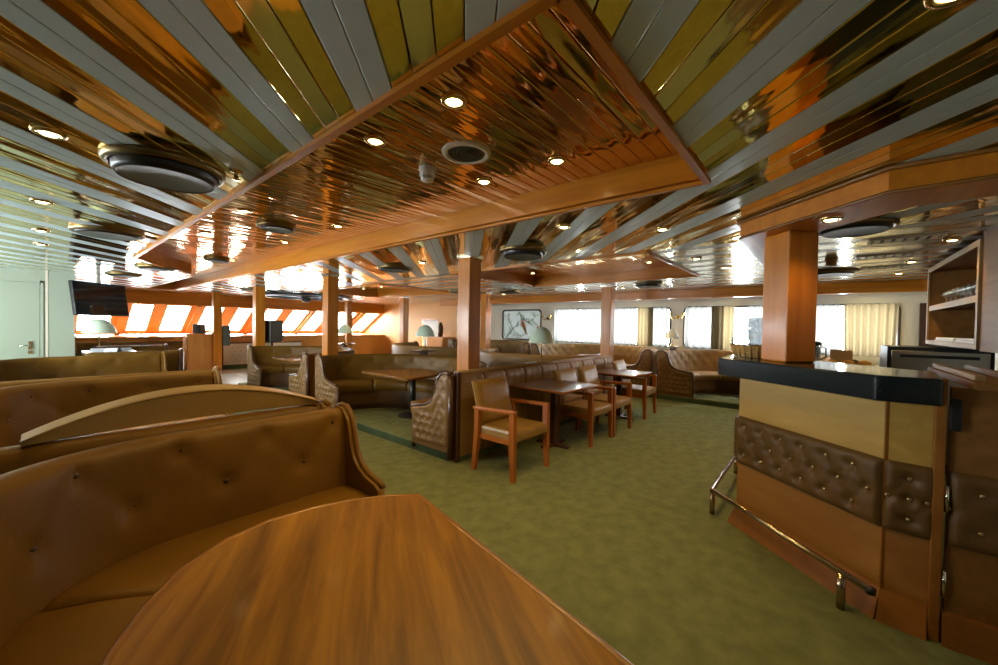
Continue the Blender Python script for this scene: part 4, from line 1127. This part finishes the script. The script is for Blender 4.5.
st = empty('lamp_table', (.72, 9.3, 0)); tag(st, 'narrow dark table carrying the green lamp below the television', 'table')
MB().box(-.26, -.28, .86, .36, .28, .90, .005).build('table_top', 'wood_table_dark', st); MB().tube([(0, 0, .02), (0, 0, .87)], .04, 10).build('pedestal', 'black', st); MB().lathe([(0, .03), (.05, .03), (.2, .012), (.2, 0)], 18).build('foot', 'black', st)
lamp(.66, 9.42, .90, 'green-shaded table lamp below the television', r=.22, h=.55)
for k, (dx, dy, rz, lab) in enumerate(((-.1, -.15, .2, 'white folded leaflet on the table below the television, door side'), (.06, -.17, -.3, 'white folded leaflet on the table below the television, middle'), (.24, -.12, .5, 'white folded leaflet on the table below the television, aisle side'))):
    o = MB().extrude([(-.08, -.05, 0), (.08, -.05, 0), (.08, 0, .055), (-.08, 0, .055)], (0, .004, .003)).extrude([(-.08, .05, 0), (.08, .05, 0), (.08, .002, .055), (-.08, .002, .055)], (0, .004, .003)).build('leaflet', 'paper', loc=(.72 + dx, 9.3 + dy, .9005)); o.rotation_euler = (0, 0, rz)
    tag(o, lab, 'leaflet', 'leaflets below the television')

# wall lights between the starboard windows
def sconce(y, z, label):
    e = empty('wall_light', (X1 - .002, y, z)); tag(e, label, 'wall light', 'gilt wall lights')
    o = MB().lathe([(0, .02), (.035, .018), (.05, 0)], 14).build('back_plate', 'gold', e); o.rotation_euler = (0, -PI / 2, 0)
    for s in (-1, 1):
        MB().tube([(-.02, 0, 0), (-.07, s * .05, -.05), (-.08, s * .12, -.03), (-.08, s * .14, .04)], .011, 6).build('arm', 'gold', e)
        MB().lathe([(.012, .04), (.035, .05), (.045, .10), (.04, .10), (.01, .045)], 12, (-.08, s * .14, 0)).build('cup', 'gold', e)
sconce(2.72, 1.74, 'gilt two-arm wall light between middle and bar windows'); sconce(6.45, 1.70, 'gilt two-arm wall light beside the branch window')

# ================================================================== TELEVISION, SPEAKERS, FORWARD FURNITURE
tv = empty('television', (.706, 9.797, 1.79)); tag(tv, 'flat black television hung from the ceiling beside the door', 'television')
tv.rotation_euler = (0, 0, math.radians(40))
tilt = math.radians(-8)
def tvp(m):  # tilt forward about local x
    c, s = math.cos(tilt), math.sin(tilt); m.v = [(x, y * c - z * s, y * s + z * c) for x, y, z in m.v]; return m
tvp(MB().box(-.46, -.025, -.29, .46, .03, .29, .008)).build('body', 'black', tv)
tvp(MB().box(-.445, -.028, -.27, .445, -.0255, .277)).build('screen', 'black_gloss', tv)
MB().box(-.03, .03, .0, .03, .07, .44).box(-.15, .03, -.1, .15, .05, .1).build('mount', 'white_plastic', tv)

def speaker(x, y, z0, rz, label, stand=True, h=.36, w=.22):
    e = empty('loudspeaker', (x, y, 0), rz); tag(e, label, 'loudspeaker', 'black loudspeakers')
    MB().box(-w / 2, -.12, z0, w / 2, .12, z0 + h, .01).build('cabinet', 'black', e); MB().box(-w / 2 + .01, -.124, z0 + .01, w / 2 - .01, -.1201, z0 + h - .01).build('grille', 'grille', e)
    if stand:
        MB().tube([(0, 0, .02), (0, 0, z0)], .02, 8).build('stand', 'black', e); MB().lathe([(0, .03), (.04, .03), (.18, .01), (.18, 0)], 16).build('foot', 'black', e)
speaker(3.42, 9.62, 1.0, .55, 'black loudspeaker on a stand behind the second-bay booth', h=.48, w=.40)
speaker(3.26, 12.46, .78, 0, 'slim black loudspeaker fixed to the right side of the dance-floor pillar', False, .54, .17)
oc = empty('orange_cabinet', (2.72, 12.75, 0)); tag(oc, 'tall orange wooden cabinet beside the dance-floor pillar', 'cabinet')
MB().box(-.27, -.22, 0, .27, .22, 1.06, .006).build('body', 'wood_orange', oc); MB().box(-.29, -.24, 1.06, .29, .24, 1.10, .005).build('top', 'wood_orange', oc); MB().box(-.25, -.232, .06, .25, -.2205, 1.02, .004).build('door', 'wood_orange', oc)
speaker(2.75, 12.75, 1.101, .5, 'small black loudspeaker on the orange cabinet', False, .25, .16)
wc = empty('tufted_counter', (4.65, 13.78, 0)); tag(wc, 'low white buttoned leather counter below the raked windows', 'counter')
MB().box(-1.1, -.02, 0, 1.15, .09, .80).build('carcass', 'wood_cab_in', wc)
btn = [(x_ * .16 + (.08 if k % 2 else 0) + .08, .2 + k * .11) for k in range(5) for x_ in range(13)]
def Pw(u, v):
    s_ = u * 2.25; z = .12 + .64 * v; return (-1.1 + s_, -.045 + tuft(s_, z, btn, .04, .022, []), z)
m = MB(); m.grid(Pw, 112, 32); lo = m.build('leather_front', 'leather_white', wc)
for s_, z in btn: add_button(lo, (-1.1 + s_, -.03, z), (0, -1, 0), 'button_pale')
MB().box(-1.14, -.08, .80, 1.19, .10, .835, .006).build('top', 'wood_orange', wc); MB().box(-1.1, -.06, 0, 1.15, -.02, .11).build('plinth', 'carpet_step', wc)
lc = empty('low_cabinet', (8.9, 10.1, 0)); tag(lc, 'low orange wooden cabinet against the peach-lit wall', 'cabinet')
MB().box(-.25, -.4, 0, .28, .4, 1.0, .006).build('body', 'wood_orange', lc); MB().box(-.27, -.42, 1.0, .29, .42, 1.03, .005).build('top', 'wood_orange', lc)
for s in (-1, 1): MB().box(-.262, s * .2 - .18, .08, -.2505, s * .2 + .18, .96, .004).build('door', 'wood_orange', lc)
o = MB().lathe([(0, 0), (.07, 0), (.09, .1), (.10, .3), (.07, .42), (.04, .46), (.05, .5), (0, .5)], 16).build('vase', 'wood_dark', loc=(8.9, 10.1, 1.0305)); tag(o, 'tall dark vase on the low cabinet by the peach-lit wall', 'vase')
